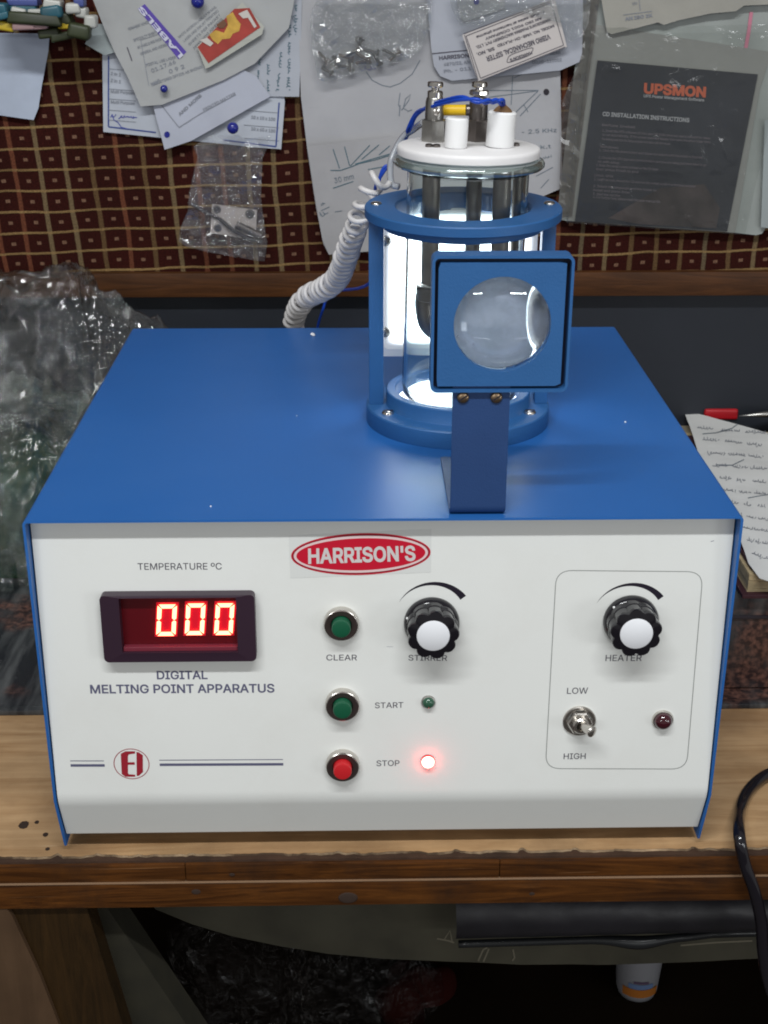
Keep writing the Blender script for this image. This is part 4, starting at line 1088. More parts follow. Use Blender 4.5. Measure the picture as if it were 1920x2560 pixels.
def scribble(p0, p1, h, seed, words=4):
    """cursive-looking strokes along a line"""
    rnd = random.Random(seed); out = []
    dx, dy = p1[0]-p0[0], p1[1]-p0[1]; L = math.hypot(dx, dy); ex, ey = dx/L, dy/L; nx_, ny_ = ey, -ex
    t = 0
    for wd in range(words):
        wl = L/words*rnd.uniform(.55, .85); n = max(6, int(wl/h*5)); pts = []
        ph = rnd.random()*6
        a = ph
        for i in range(n+1):
            s = t+wl*i/n; a += rnd.choice((.7, 1.3, 1.6, 1.9, 2.4)); r = rnd.uniform(.10, .55)*h
            if rnd.random() < .16: r *= 2.2
            if rnd.random() < .10 and len(pts) > 3: out.append(pts); pts = []
            pts.append((p0[0]+ex*(s+.35*h*math.cos(a))+nx_*(r*math.sin(a)+h*.35), p0[1]+ey*(s+.35*h*math.cos(a))+ny_*(r*math.sin(a)+h*.35)))
        if len(pts) < 2: pts.append((pts[0][0]+2, pts[0][1]))
        out.append(pts); t += L/words
    return out
PEN = mat('grey_pencil_line', (.12, .15, .18), .7); PENG = mat('green_grey_ink', (.05, .11, .14), .7); PENB = mat('blue_ink', (.05, .06, .28), .6)
VIOL = mat('violet_print', (.085, .05, .30), .5); DBLUE = mat('dark_blue_rule', (.035, .06, .22), .5); DIMP = mat('faint_grey_print', (.20, .21, .24), .7)
PINM = mat('blue_pin_plastic', (.010, .015, .19), .25, coat=.4)
GREYP = (.46, .48, .53); GREYW = (.47, .485, .49); CREAM = (.47, .465, .43)

# pages, back to front
s1 = Sheet(.4165, .0012, 20, 1.)
p = paper('printed_form', 'white printed form with blue ruled border behind the white papers', s1, [(256, 120), (520, 150), (706, 200), (712, 255), (703, 373), (640, 368), (460, 350), (258, 330)], (.53, .56, .62))
strokes(s1, [subdiv((272, 140), (271, 316)), subdiv((271, 317), (390, 331)), subdiv((560, 350), (690, 366)), subdiv((690, 366), (698, 256))], 3.4, DBLUE, p, 'ruled_border')
strokes(s1, [subdiv((273, y), (340, y+5)) for y in (172, 222, 247, 275, 300)]+[subdiv((610, y), (698, y+7)) for y in (275, 312, 345)], 1.4, DIMP, p, 'rule_line')
for k, (s, y) in enumerate((('2 in 1', 187), ('2 in 1', 204), ('Multi Purpose', 232), ('Multi Purpose', 258))): stext(s1, s, (277, y), (277+(25 if k < 2 else 60), y+4), 8, DIMP, p, .01)
for k, (s, y) in enumerate((('10 x 10 x 100', 296), ('10 x 60 x 100', 325))): stext(s1, s, (628, y), (688, y+6), 8, DIMP, p, .02)
strokes(s1, scribble((276, 292), (345, 296), 9, 3, 3)+[[(280, 285), (285, 300), (295, 306), (303, 318), (318, 322)]], 2.2, PENB, p)
s0 = Sheet(.4168, .0006, 20, 9.)
paper('loose_paper_slip', 'narrow white slip of paper hanging at the very left under the coloured bundle', Sheet(.4155, .001, 20, 4., curl=lambda u, v: .006*max(0, (v-.17)*12)), [(-30, 82), (124, 84), (120, 130), (104, 215), (96, 270), (84, 300), (60, 297), (-30, 284)], (.50, .56, .68))
s2 = Sheet(.4140, .0018, 16, 2.)
p = paper('drawing_sheet', 'pale sheet with blue pencil notes hanging beside the open parts bag', s2, [(560, -20), (755, -20), (752, 120), (748, 242), (640, 241), (470, 220)], GREYP)
strokes(s2, scribble((700, 130), (690, 236), 9, 11, 2)+scribble((722, 60), (718, 236), 9, 12, 4)+scribble((738, 10), (735, 90), 9, 13, 3)+scribble((655, 75), (640, 225), 6, 15, 3)+scribble((668, 160), (668, 238), 8, 16, 2), 1.8, PENG, p)
strokes(s2, [subdiv((585, 188), (660, 216)), [(716, -5), (724, 30), (736, 55)], subdiv((640, 90), (690, 65))], 1.6, PEN, p, 'pencil_line')
# big drawing sheet in the middle
s3 = Sheet(.4150, .0020, 14, 3.)
p = paper('drawing_sheet', 'large light grey sheet with pencil curves and notes behind the glass lid', s3, [(745, -20), (1090, -20), (1100, 120), (1400, 150), (1403, 280), (1406, 470), (1100, 600), (1000, 620), (925, 628), (822, 637), (808, 610), (790, 520), (770, 390), (752, 240)], (.46, .455, .47))
strokes(s3, [[(915, 178), (930, 200), (955, 213), (975, 217), (1000, 208), (1030, 185), (1050, 150)], [(1000, 232), (996, 262), (1004, 275), (1022, 250), (1026, 236), (1014, 246), (1008, 270), (1020, 277), (1030, 274)], [(1000, 262), (998, 290)]], 1.7, PEN, p, 'pencil_curve')
strokes(s3, scribble((905, 178), (1045, 150), 15, 41, 3)[:2], 1.6, PENB, p)
strokes(s3, [subdiv((1222, 226), (1347, 226)), subdiv((1222, 243), (1345, 227)), subdiv((1345, 228), (1290, 280)), subdiv((1352, 235), (1300, 290)), subdiv((1282, 190), (1278, 262)), [(1285, 195), (1310, 183)], subdiv((1310, 262), (1320, 280))], 1.7, PEN, p, 'pencil_line')
stext(s3, '- 2.5 KHz', (1305, 335), (1392, 330), 10, PEN, p, 0); stext(s3, 'k.t', (1352, 372), (1378, 370), 9, PEN, p, 0)
strokes(s3, scribble((1336, 400), (1385, 392), 8, 44, 2)+[subdiv((1340, 440), (1382, 418)), subdiv((1352, 470), (1372, 448))], 1.5, PEN, p)
s3b = Sheet(.4100, .0010, 14, 3.5)
p = paper('drawing_sheet', 'light grey folded page with a sketched arrow and 30 mm note above the coiled cable', s3b, [(768, 366), (900, 352), (1000, 340), (1030, 420), (1010, 600), (925, 628), (822, 637), (806, 600), (788, 500)], (.42, .41, .415))
def zQ(x, y): return 700+x/2.183, y/2.183
strokes(s3b, [[zQ(275, 930), zQ(330, 930), zQ(390, 910), zQ(430, 893), zQ(520, 872), zQ(615, 842)], subdiv(zQ(385, 905), zQ(490, 792)), subdiv(zQ(380, 905), zQ(352, 800)), subdiv(zQ(410, 895), zQ(615, 835)), subdiv(zQ(290, 815), zQ(325, 920)), subdiv(zQ(445, 870), zQ(540, 790)), subdiv(zQ(540, 845), zQ(600, 795)), subdiv(zQ(290, 1027), zQ(400, 990)), subdiv(zQ(480, 925), zQ(590, 905))], 2.0, PENG, p, 'pencil_line')
stext(s3b, '30 mm', zQ(300, 1000), zQ(405, 975), 13, PEN, p, 0)
strokes(s3b, [subdiv((803, 527), (824, 517)), subdiv((837, 530), (855, 527))]+scribble((805, 545), (825, 530), 11, 5, 1)+scribble((806, 515), (816, 505), 9, 8, 1), 1.8, PEN, p)
# hole with dark ink dot
def disc_on(sh, px_, py_, rpx, m_, parent, name='dot', h=.0004):
    bm = bmesh.new(); vs = [bm.verts.new(sh.pos(*sh.uv(px_+rpx*.9*math.cos(t), py_+rpx*math.sin(t)), h)) for t in [2*PI*i/20 for i in range(20)]]; bm.faces.new(vs); return obj(name, bm, m_, parent)
disc_on(s3, 1366, 230, 8, BLACKM, [o for o in COL.objects if o.name == 'drawing_sheet.001'][0], 'punched_hole')
# slanted envelopes at upper left
s4 = Sheet(.4118, .0016, 15, 4.)
p = paper('envelope', 'bluish white envelope with a torn printed window under the labels card', s4, [(330, 200), (380, 255), (412, 374), (478, 352), (676, 241), (640, 190), (560, 150), (420, 170)], (.50, .52, .60))
strokes(s4, [subdiv((400, 258), (448, 318)), subdiv((448, 318), (500, 285)), subdiv((500, 285), (590, 236))], 2, DIMP, p, 'window_edge')
stext(s4, 'AND MORE', (450, 290), (505, 240), 8, DIMP, p, .03); stext(s4, 'PRINTED MATTER', (510, 278), (590, 236), 7, DIMP, p, .01)
disc_on(s4, 418, 336, 8, PINM, p, 'ink_drop')
s5 = Sheet(.4090, .0016, 15, 5.)
p = paper('labels_card', 'large off white card marked LABELS with a blue pin at its bottom', s5, [(225, -20), (740, -20), (722, 70), (636, 160), (560, 200), (480, 232), (405, 262), (352, 266), (318, 190), (286, 130), (262, 75)], (.45, .455, .45))
o = slabp = pshape_ = None
bmq = sheet_mesh(s5, pxpoly(s5, [(345, 22), (362, 10), (466, 130), (446, 148)]), .006, .0001, .0003); band = obj('label_band', bmq, VIOL, p)
stext(s5, 'LABELS', (459, 138), (354, 14), 13, mat('pale_letter', (.5, .5, .6), .6), band, .03, 2, .00075)
for k, s in enumerate(('Avery kind stock list', 'Laser and inkjet', 'Return address', 'Shipping size', 'File folder', 'CD and DVD')): pass
fl = [(('PERMANENT ADHESIVE'), (322, 76), (380, 55)), (('SPECIALTY SHEETS'), (335, 104), (396, 82)), (('80 LABELS PER PACK'), (345, 122), (405, 100)), (('GENERAL AND ADDRESS'), (352, 138), (424, 112)), (('POSTAL USE LASER'), (366, 166), (440, 146)), (('01.17.66'), (380, 182), (440, 158)), (('0 9 2'), (424, 184), (462, 170)), (('REGISTERED OFFICE AS SHOWN'), (382, 214), (506, 170)), (('NAME'), (380, 216), (402, 206))]
for s, a, b in fl: stext(s5, s, a, b, 7 if len(s) > 9 else 10, DIMP, p, .01)
for k in range(5): stext(s5, ('WHITE ADDRESS LABELS FOR MAIL', 'LASER AND INKJET PRINTERS', 'SHEETS PER PACKET', 'PERMANENT ADHESIVE', 'EASY PEEL EDGE')[k], (448+k*13, 96+k*9), (542+k*11-k*6, 18+k*10), 6, DIMP, p, .0)
strokes(s5, [subdiv((318, 118), (330, 152))], 2.5, INK, p, 'dark_line'); strokes(s5, [subdiv((352, 100), (372, 215)), subdiv((352, 100), (400, 84))], 1.2, DIMP, p, 'printed_frame')
# red and yellow picture card
s6 = Sheet(.4060, .0006, 12, 6.)
p6 = paper('picture_card', 'small card with a red and yellow picture lying on the labels card', s6, [(492, 116), (606, 6), (660, 66), (655, 86), (524, 168), (514, 172)], (.50, .50, .44), 'card')
obj('picture', sheet_mesh(s6, pxpoly(s6, [(494, 118), (586, 22), (624, 20), (651, 68), (521, 158)]), .006, .0001, .0003), mat('red_print', (.30, .040, .030), .4, noise_amt=.25, nscale=90), p6)
for k, (m_, pl) in enumerate(((mat('yellow_print', (.50, .30, .05), .5, noise_amt=.3, nscale=150), [(523, 86), (540, 75), (560, 82), (570, 62), (566, 40), (582, 30), (592, 48), (602, 60), (598, 78), (582, 84), (575, 96), (556, 98), (545, 110), (532, 100)]), (mat('white_print', (.5, .46, .42), .6), [(596, 34), (618, 24), (626, 38), (642, 66), (636, 70), (620, 44), (608, 46)]), (mat('white_print2', (.5, .46, .42), .6), [(500, 100), (518, 94), (534, 108), (526, 116), (512, 108)]), (mat('brown_print', (.14, .06, .03), .6), [(541, 62), (560, 48), (568, 60), (560, 70), (548, 70)]))):
    obj('picture_detail', sheet_mesh(s6, pxpoly(s6, pl), .004, .00008, .0005+.00012*k), m_, p6)
# dog-eared torn sheet corner peeking out on the left
paper('torn_sheet', 'crumpled bluish torn sheet corner left of the labels card', Sheet(.4130, .003, 40, 8.), [(236, 60), (270, 60), (290, 130), (262, 138), (212, 110)], (.40, .45, .45))
# letterhead sheet + clear bag with name plate
s7 = Sheet(.4110, .0014, 14, 7.)
p = paper('letterhead_page', 'pale blue letterhead page with round corners behind the metal name plate', s7, [(1066, -20), (1458, -20), (1455, 135), (1448, 155), (1400, 176), (1130, 202), (1100, 190), (1085, 165), (1078, 120)], (.46, .475, .53))
strokes(s7, [subdiv((1080, 134), (1170, 125))], 2.4, INK, p, 'rule_line')
stext(s7, 'HARRISON', (1098, 150), (1172, 143), 10, INK, p, .02); stext(s7, '4870/22, AN', (1110, 165), (1174, 158), 8, DIMP, p, .02); stext(s7, 'Ph. - 011', (1110, 182), (1178, 174), 8, DIMP, p, .02)
stext(s7, 'NEAR', (1375, 138), (1402, 135), 8, DIMP, p, .03); stext(s7, 'DELHI-110002', (1330, 160), (1404, 153), 8, DIMP, p, .02)
s7b = Sheet(.4080, .0010, 14, 7.7)
p = paper('paper_label', 'grey paper label with a violet pin mark above the name plate', s7b, [(1140, -20), (1260, -20), (1262, 20), (1200, 42), (1160, 54), (1150, 40)], (.42, .43, .44))
disc_on(s7b, 1191, 4, 8, PINM, p, 'ink_drop')
s8 = Sheet(.4045, .0003, 10, 8.)
def zV(x, y): return 1060+x/3.95, y/3.95
pl8 = [zV(378, 345), zV(1290, -20), zV(1412, 462), zV(535, 806)]
np_ = tag(obj('name_plate', sheet_mesh(s8, pxpoly(s8, pl8), .008, .0006), mat('pale_anodised_plate', (.50, .46, .44), .4), None), 'pinkish grey name plate reading VIBRO MECHANICAL SIFTER hung upside down', 'name plate')
strokes(s8, [subdiv(zV(415, 355), zV(1255, 25)), subdiv(zV(1255, 25), zV(1378, 445)), subdiv(zV(1378, 445), zV(558, 772)), subdiv(zV(558, 772), zV(415, 355)), subdiv(zV(390, 335), zV(1275, 0)), subdiv(zV(535, 790), zV(400, 345)), subdiv(zV(1395, 462), zV(545, 800))], 1.6, INK, np_, 'plate_border')
def vt(s, a, b, h): stext(s8, s, zV(*a), zV(*b), h, INK, np_, .02, 2, .00035)
vt("HARRISON'S", (1060, 505), (845, 580), 8)
vt('VIBRO MECHANICAL SIFTER', (1235, 335), (610, 560), 13)
vt('MODEL NO. VMS-CH-PLATED', (1280, 240), (720, 440), 7); vt('SR. NO.', (690, 462), (515, 525), 8)
vt("HARRISON'S PHARMA MACHINERY PVT. LTD.", (1240, 180), (510, 455), 7.5); vt('AN ISO 9001 COMPANY', (1160, 165), (600, 372), 6.5); vt('E-mail: sales at harrisons pharma', (1185, 105), (515, 355), 6.5)
lzz = []
for t in range(0, 33):
    a = 2*PI*t/32; ux_, uy_ = math.cos(a), math.sin(a); sx = abs(ux_)**.5*(1 if ux_ > 0 else -1); sy = abs(uy_)**.5*(1 if uy_ > 0 else -1)
    lzz.append(zV(948+132*sx*.94-sy*40*.33, 543+42*sy-sx*132*.33))
strokes(s8, [lzz], 1.5, INK, np_, 'plate_border')
# leaflet in hazy plastic sleeve at the right
s9 = Sheet(.4135, .0012, 12, 10.)
SLV = mat('hazy_grey_sleeve', (.27, .29, .275), .35, noise_amt=.2, nscale=22, bump=.5, bscale=50)
slv = paper('plastic_sleeve', 'hazy grey plastic sleeve holding the black leaflet at the right of the board', s9, [(1463, -20), (1960, -20), (1960, 500), (1905, 584), (1890, 588), (1840, 582), (1415, 552), (1392, 548), (1420, 300)], None, 'plastic sleeve', m_=SLV)
s10 = Sheet(.4105, .0008, 12, 11.)
paper('backing_page', 'pale grey backing page showing as strips beside the black leaflet', Sheet(.4122, .0008, 12, 11.), [(1482, 60), (1930, 130), (1900, 220), (1838, 582), (1420, 552)], (.30, .30, .28))
LEAF = mat('black_leaflet_print', (.018, .020, .027), .35, noise_amt=.35, nscale=18, rvar=.1)
lf = paper('leaflet', 'black installation leaflet headed UPSMON with grey lines of text', s10, [(1494, 151), (1895, 186), (1818, 578), (1437, 553)], None, 'leaflet', m_=LEAF)
ORG = mat('orange_print', (.42, .085, .035), .5); GP = mat('grey_white_print', (.30, .30, .31), .6); GP2 = mat('dull_mauve_print', (.135, .115, .13), .7)
stext(s10, 'UPSMON', (1609, 234), (1764, 244), 27, ORG, lf, .04, 4)
stext(s10, 'UPS Power Management Software', (1609, 243), (1760, 254), 7.5, GP, lf, .02)
stext(s10, 'CD INSTALLATION INSTRUCTIONS', (1506, 290), (1723, 306), 11, GP, lf, .03)
ll = [('Before Install', 1505, 315, 1588), ('1. Insert the UPS software CD into your CD ROM drive and wait a moment for menu', 1506, 329, 1775), ('to run automatically. If the screen does not appear then open the drive folder from', 1506, 339, 1775), ('the desktop and click the Setup program icon twice with the mouse', 1504, 350, 1675), ('Windows', 1500, 369, 1546), ('1. Click the Windows button and follow the wizard until the install is finished', 1498, 378, 1755), ('2. Choose the UPS type and communication port you are using and press Next to go', 1496, 396, 1765), ('on with setup', 1494, 406, 1548), ('3. Enter the serial number printed on the CD label', 1490, 415, 1645), ('then press Finish to end', 1490, 425, 1595), ('Linux, Unix', 1486, 440, 1533), ('1. Login as root, mount the CD and run the install script in a terminal window', 1485, 450, 1738), ('2. Select the language and the folder to', 1483, 467, 1640), ('install and press Enter', 1482, 477, 1575), ('3. Start the monitor', 1482, 487, 1550), ('4. For further help please read the user manual file', 1482, 495, 1650)]
for s, x, y, x2_ in ll: stext(s10, s, (x, y), (x2_, y+(x2_-x)*.072), 6, GP2, lf, .01, 1)
obj('leaflet_picture', sheet_mesh(s10, pxpoly(s10, [(1520, 545), (1580, 510), (1650, 470), (1760, 460), (1800, 520), (1790, 570), (1600, 560)]), .006, .0001, .0003), mat('dim_picture_print', (.040, .030, .029), .5, noise_amt=.7, nscale=45), lf)
slf = Sheet(.4088, 0, 1, 0, curl=crumple_fn(.0009, 20, 33.))
obj('sleeve_front', sheet_mesh(slf, pxpoly(slf, [(1463, 70), (1930, 60), (1925, 300), (1862, 586), (1415, 556), (1440, 300)]), .005, thick=False, jit=.3), plastic_film('hazy_sleeve_film', (.90, .91, .90), .045, (.30, .31, .31), .05, .12, .16, 30), slv)
strokes(s9, [[(1878, 30), (1872, 75), (1864, 120), (1857, 168)]], 9, mat('pink_tape', (.45, .16, .22), .5), slv, 'pink_strip', .0006)
# cardboard flap at the top right
s11 = Sheet(.4075, .0020, 20, 12.)
cp = paper('card_flap', 'cream torn card flap with printed figures at the upper right', s11, [(1500, -20), (1960, -20), (1960, 10), (1860, 14), (1840, 28), (1775, 34), (1700, 50), (1660, 62), (1645, 56), (1530, 86), (1518, 80)], (.40, .385, .34))
stext(s11, '3/10', (1580, 12), (1578+14, 10), 6, DIMP, cp, .02); stext(s11, 'AN ISO 2K', (1563, 52), (1632, 42), 9, DIMP, cp, .03); strokes(s11, [subdiv((1558, 37), (1630, 28)), subdiv((1600, 26), (1596, -10))], 1.6, DIMP, cp, 'rule_line')
paper('page_edge', 'pale page edge hanging at the far right margin of the board', Sheet(.4095, .001, 12, 14.), [(1912, 300), (1960, 300), (1960, 575), (1902, 568)], (.36, .40, .40))

# ---- clear plastic bags
def film(name, lab, sh, poly, m_, step=.004, thick=False, cat='plastic bag', parent=None, jit=.35, h0=0.):
    bm = sheet_mesh(sh, pxpoly(sh, poly), step, thick=False, jit=jit, h0=h0)
    o = obj(name, bm, m_, parent)
    if lab: tag(o, lab, cat)
    return o
FILM = plastic_film('clear_bag_film', (.90, .91, .92), .08, (.50, .50, .52), .18, .07, .7, 70)
FILM2 = plastic_film('clear_bag_film_heavy', (.84, .86, .87), .14, (.42, .44, .44), .22, .07, .8, 75)
FILM3 = plastic_film('dark_bag_film', (.88, .89, .88), .015, (.40, .43, .45), .13, .06, .6, 60)
def z4_(x, y): return 380+x/2.86, 250+y/2.86
sb = Sheet(.4060, 0, 1, 0, curl=crumple(.0022, 60, 2.))
bagp = [z4_(540, 250), z4_(620, 245), z4_(660, 280), z4_(850, 250), z4_(840, 300), z4_(790, 420), z4_(780, 700), z4_(800, 860), z4_(825, 1020), z4_(805, 1150), z4_(600, 1120), z4_(400, 1080), z4_(250, 1040), z4_(190, 1010), z4_(200, 930), z4_(260, 780), z4_(270, 650), z4_(300, 520), z4_(330, 400), z4_(300, 330), z4_(420, 250)]
film('plastic_bag', 'crumpled clear plastic bag holding a drilled metal plate pinned below the forms', sb, bagp, FILM, .0035)
# plate in the bag
sp_ = Sheet(.4128, 0, 1, 0)
def drilled():
    bm = bmesh.new()
    cs = [sp_.uv(*z4_(*p)) for p in ((432, 742), (750, 785), (745, 930), (640, 980), (418, 945))]
    front = [bm.verts.new((x, sp_.y-.0022, z)) for x, z in cs]; back = [bm.verts.new((x, sp_.y, z)) for x, z in cs]
    bm.faces.new(front); bm.faces.new(back[::-1])
    for i in range(len(cs)): bm.faces.new((front[i], back[i], back[(i+1) % len(cs)], front[(i+1) % len(cs)]))
    return bm
dp = tag(obj('metal_plate', drilled(), mat('cream_painted_metal', (.50, .44, .40), .4)), 'cream metal plate with bolt holes inside the pinned bag', 'metal plate')
for px_, py_, r in (z4_(463, 783)+(.0031,), z4_(700, 815)+(.0034,), z4_(470, 915)+(.0028,)):
    q = at(px_, py_, 1, sp_.y-.0022); bm = bmesh.new(); lathe(bm, [(r, 0), (r, .0004), (r*.72, .0005), (r*.66, .0002)], 24); obj('hole_rim', bm, DARKST, dp, M=TL(q) @ Matrix.Rotation(PI/2, 4, 'X'))
    bm = bmesh.new(); lathe(bm, [(r*.66, .0002), (0, .0002)], 20); obj('bolt_hole', bm, BLACKM, dp, M=TL(q) @ Matrix.Rotation(PI/2, 4, 'X'))
bm = bmesh.new(); tube(bm, catmull([at(*z4_(280, 740), 1, .409), at(*z4_(380, 800), 1, .409), at(*z4_(480, 850), 1, .4085), at(*z4_(580, 930), 1, .408), at(*z4_(690, 990), 1, .408), at(*z4_(790, 1010), 1, .408)], 8), .0014, 8)
tag(obj('black_strap', bm, BLACKM, smooth=True), 'thin black strap lying across the cream plate in the bag', 'strap')
a, b = at(*z4_(600, 890), 1, .4075), at(*z4_(780, 975), 1, .4075)
bm = bmesh.new(); tube(bm, [a, a.lerp(b, .5), b], .0028, 12); tag(obj('metal_clip', bm, DARKST, autos=40), 'dark metal clip at the lower right of the cream plate', 'clip')
# bag with screws
sb2 = Sheet(.4085, 0, 1, 0, curl=crumple(.0020, 55, 6.))
film('plastic_bag', 'clear plastic bag of dark screws pinned at the top centre', sb2, [(800, -20), (1080, -20), (1076, 60), (1050, 130), (1010, 150), (900, 180), (812, 205), (795, 195), (780, 120), (775, 40)], FILM2, .0035)
def bolt(px_, py_, ang, L, m_=DARKST):
    q = at(px_, py_, 1, .4105); M = TL(q) @ Matrix.Rotation(ang, 4, 'Y')
    bm = bmesh.new(); tube(bm, [Vector((-L/2, 0, 0)), Vector((L/2, 0, 0))], .0011, 8)
    tube(bm, [Vector((L/2, 0, 0)), Vector((L/2+.0018, 0, 0))], .0024, 6); return bm, M
BOLTD = mat('blackened_steel', (.045, .036, .032), .5, metal=.5); BOLTR = mat('rusty_steel', (.075, .045, .034), .6, metal=.3)
blk = [(805, 140, .8, .007), (820, 158, -.6, .008), (840, 150, 1.2, .007), (862, 142, .3, .009), (880, 132, -.5, .010), (895, 118, -1.1, .009), (902, 140, .6, .008), (925, 128, .2, .009), (940, 145, 1.0, .008), (905, 155, -.2, .009), (850, 165, .1, .009), (970, 130, .4, .008), (985, 142, -.7, .008), (815, 175, .5, .007), (875, 158, 1.4, .007)]
places = ['lowest at the left', 'beside the lowest', 'left of the bright gap', 'under the bright gap', 'centre of the pile', 'top of the pile', 'upright in the pile', 'right of the top one', 'right centre', 'bottom centre', 'bottom left', 'upper far right', 'far right end', 'bottom left corner', 'standing in the middle']
for k, (x, y, an, L) in enumerate(blk):
    bm, M = bolt(x, y, an, L, DARKST); tag(obj('screw', bm, BOLTD if k % 3 else BOLTR, M=M, autos=40), 'small dark screw in the clear bag at the top centre, %s' % places[k], 'screw', 'dark screws in the clear bag')
wire('bent_wire', [at(*zQ(420, 260), 1, .409), at(*zQ(425, 235), 1, .409), at(*zQ(415, 215), 1, .409), at(*zQ(425, 203), 1, .409), at(*zQ(452, 205), 1, .409)], .0006, DARKST, 'short bent wire hook poking out of the screw pile')
sb3 = Sheet(.4030, 0, 1, 0, curl=crumple(.0014, 70, 9.))
film('plastic_bag', 'clear plastic bag over the top half of the name plate', sb3, [(1120, -20), (1480, -20), (1470, 60), (1455, 90), (1420, 106), (1412, 60), (1300, 30), (1240, 40), (1200, 62), (1150, 64), (1128, 20)], FILM2, .003)
sb4 = Sheet(.4120, 0, 1, 0, curl=crumple(.0016, 40, 12.))
film('plastic_bag', 'narrow strip of grey plastic bag between the letterhead and the sleeve', sb4, [(1455, -20), (1500, -20), (1470, 200), (1430, 540), (1395, 545), (1405, 250), (1450, 150)], plastic_film('grey_film', (.62, .6, .58), .25, (.16, .14, .13), .10, .2), .004)
# pins
def pin(px_, py_, y, r, lab):
    q = at(px_, py_, 1, y); t = empty('push_pin', q, lab, 'push pin', 'blue push pins on the notice board')
    bm = bmesh.new(); bmesh.ops.create_uvsphere(bm, u_segments=20, v_segments=12, radius=r); bmesh.ops.translate(bm, verts=bm.verts, vec=q); obj('pin_head', bm, PINM, t, smooth=True)
    bm = bmesh.new(); tube(bm, [q, Vector((q.x, YW_+.001, q.z))], .0004, 8); obj('pin_shaft', bm, CHROME, t)
pin(582, 320, .4010, .0040, 'round blue pin holding the bag with the drilled plate')
pin(494, 4, .4030, .0045, 'round blue pin at the top edge of the labels card')
pin(410, 222, .4055, .0026, 'small blue pin at the bottom of the labels card')
# coloured bundle, upper left
BU = empty('parts_bundle', at(80, 60, 1, .385), 'bundle of teal, white and yellow plastic-wrapped parts at the upper left corner', 'bundle')
cols = {'t': mat('teal_plastic', (.018, .085, .115), .4, noise_amt=.3), 'w': mat('milky_plastic', (.40, .40, .37), .35, noise_amt=.2), 'y': mat('yellow_plastic', (.46, .33, .02), .4), 'g': mat('dark_olive_plastic', (.022, .028, .010), .5, noise_amt=.4), 'p': mat('dusty_pink_plastic', (.30, .19, .19), .5), 'b': mat('blue_plastic', (.06, .08, .24), .4)}
bits = [(-10, 20, 60, 26, 't'), (60, 20, 62, 24, 't'), (130, 30, 50, 30, 't'), (50, 29, 34, 18, 'w'), (92, 31, 34, 16, 'w'), (134, 10, 40, 20, 'w'), (15, 64, 44, 20, 'y'), (62, 64, 50, 18, 'p'), (100, 62, 40, 18, 'p'), (165, 62, 30, 16, 'y'), (150, 48, 60, 30, 'g'), (200, 78, 50, 34, 'g'), (125, 82, 50, 22, 'g'), (185, 20, 34, 24, 'w'), (205, 30, 26, 24, 'w'), (228, 54, 28, 30, 'w'), (200, 5, 24, 20, 'b'), (60, 5, 70, 16, 'b'), (5, 40, 40, 16, 't'), (170, 88, 70, 18, 'g'), (90, 46, 120, 26, 'g'), (20, 46, 60, 22, 'g')]
for i, (x, y, w_, h_, c) in enumerate(bits):
    q = at(x, y, 1, .395-.010*random.random()); sx = w_*.00028/2; sz = h_*.00028/2
    bm = bmesh.new(); box(bm, -sx, sx, -.006, .006, -sz, sz, min(sx, sz)*.55, 3)
    for v_ in bm.verts: v_.co *= 1+.15*noise.noise(v_.co*180+Vector((i, 0, 0)))
    obj('wrapped_part', bm, cols[c], BU, smooth=True, M=TL(q) @ Matrix.Rotation(random.uniform(-.2, .2), 4, 'Y'))

# ================================================================== left side: mat, green bag, clear sheet
def mat_print():
    M = bpy.data.materials.new('dark_printed_mat'); M.use_nodes = True; nt = M.node_tree; b = nt.nodes['Principled BSDF']; L = nt.links.new
    b.inputs['Roughness'].default_value = .38
    tc = nt.nodes.new('ShaderNodeTexCoord'); mp = nt.nodes.new('ShaderNodeMapping'); mp.inputs['Rotation'].default_value = (0, 0, math.radians(-28)); mp.inputs['Scale'].default_value = (9, 1.3, 1)
    L(tc.outputs['Object'], mp.inputs[0])
    n = nt.nodes.new('ShaderNodeTexNoise'); n.inputs['Scale'].default_value = 14; n.inputs['Detail'].default_value = 4; L(mp.outputs[0], n.inputs[0])
    r = nt.nodes.new('ShaderNodeValToRGB'); e = r.color_ramp.elements; e[0].position = .42; e[0].color = (.010, .012, .016, 1); e[1].position = .80; e[1].color = (.115, .12, .12, 1)
    L(n.outputs[0], r.inputs[0])
    n2 = nt.nodes.new('ShaderNodeTexNoise'); n2.inputs['Scale'].default_value = 16; n2.inputs['Detail'].default_value = 3; L(tc.outputs['Object'], n2.inputs[0])
    r2 = nt.nodes.new('ShaderNodeMapRange'); r2.inputs[1].default_value = .52; r2.inputs[2].default_value = .62; L(n2.outputs[0], r2.inputs[0])
    n3 = nt.nodes.new('ShaderNodeTexNoise'); n3.inputs['Scale'].default_value = 260; L(tc.outputs['Object'], n3.inputs[0])
    r3 = nt.nodes.new('ShaderNodeValToRGB'); r3.color_ramp.elements[0].position = .4; r3.color_ramp.elements[0].color = (.025, .012, .012, 1); r3.color_ramp.elements[1].position = .7; r3.color_ramp.elements[1].color = (.16, .075, .055, 1); L(n3.outputs[0], r3.inputs[0])
    mx = nt.nodes.new('ShaderNodeMixRGB'); L(r2.outputs[0], mx.inputs[0]); L(r.outputs[0], mx.inputs[1]); L(r3.outputs[0], mx.inputs[2])
    L(mx.outputs[0], b.inputs['Base Color'])
    return M
bm = bmesh.new(); box(bm, -.42, .42, .1405, .41, DZ+.0002, DZ+.0026, .0006); box(bm, -.42, .42, .1400, .146, DZ+.0002, DZ+.0034, .0006)
tag(obj('desk_mat', bm, mat_print(), autos=40), 'dark printed plastic mat lying under the apparatus on the bench', 'mat')

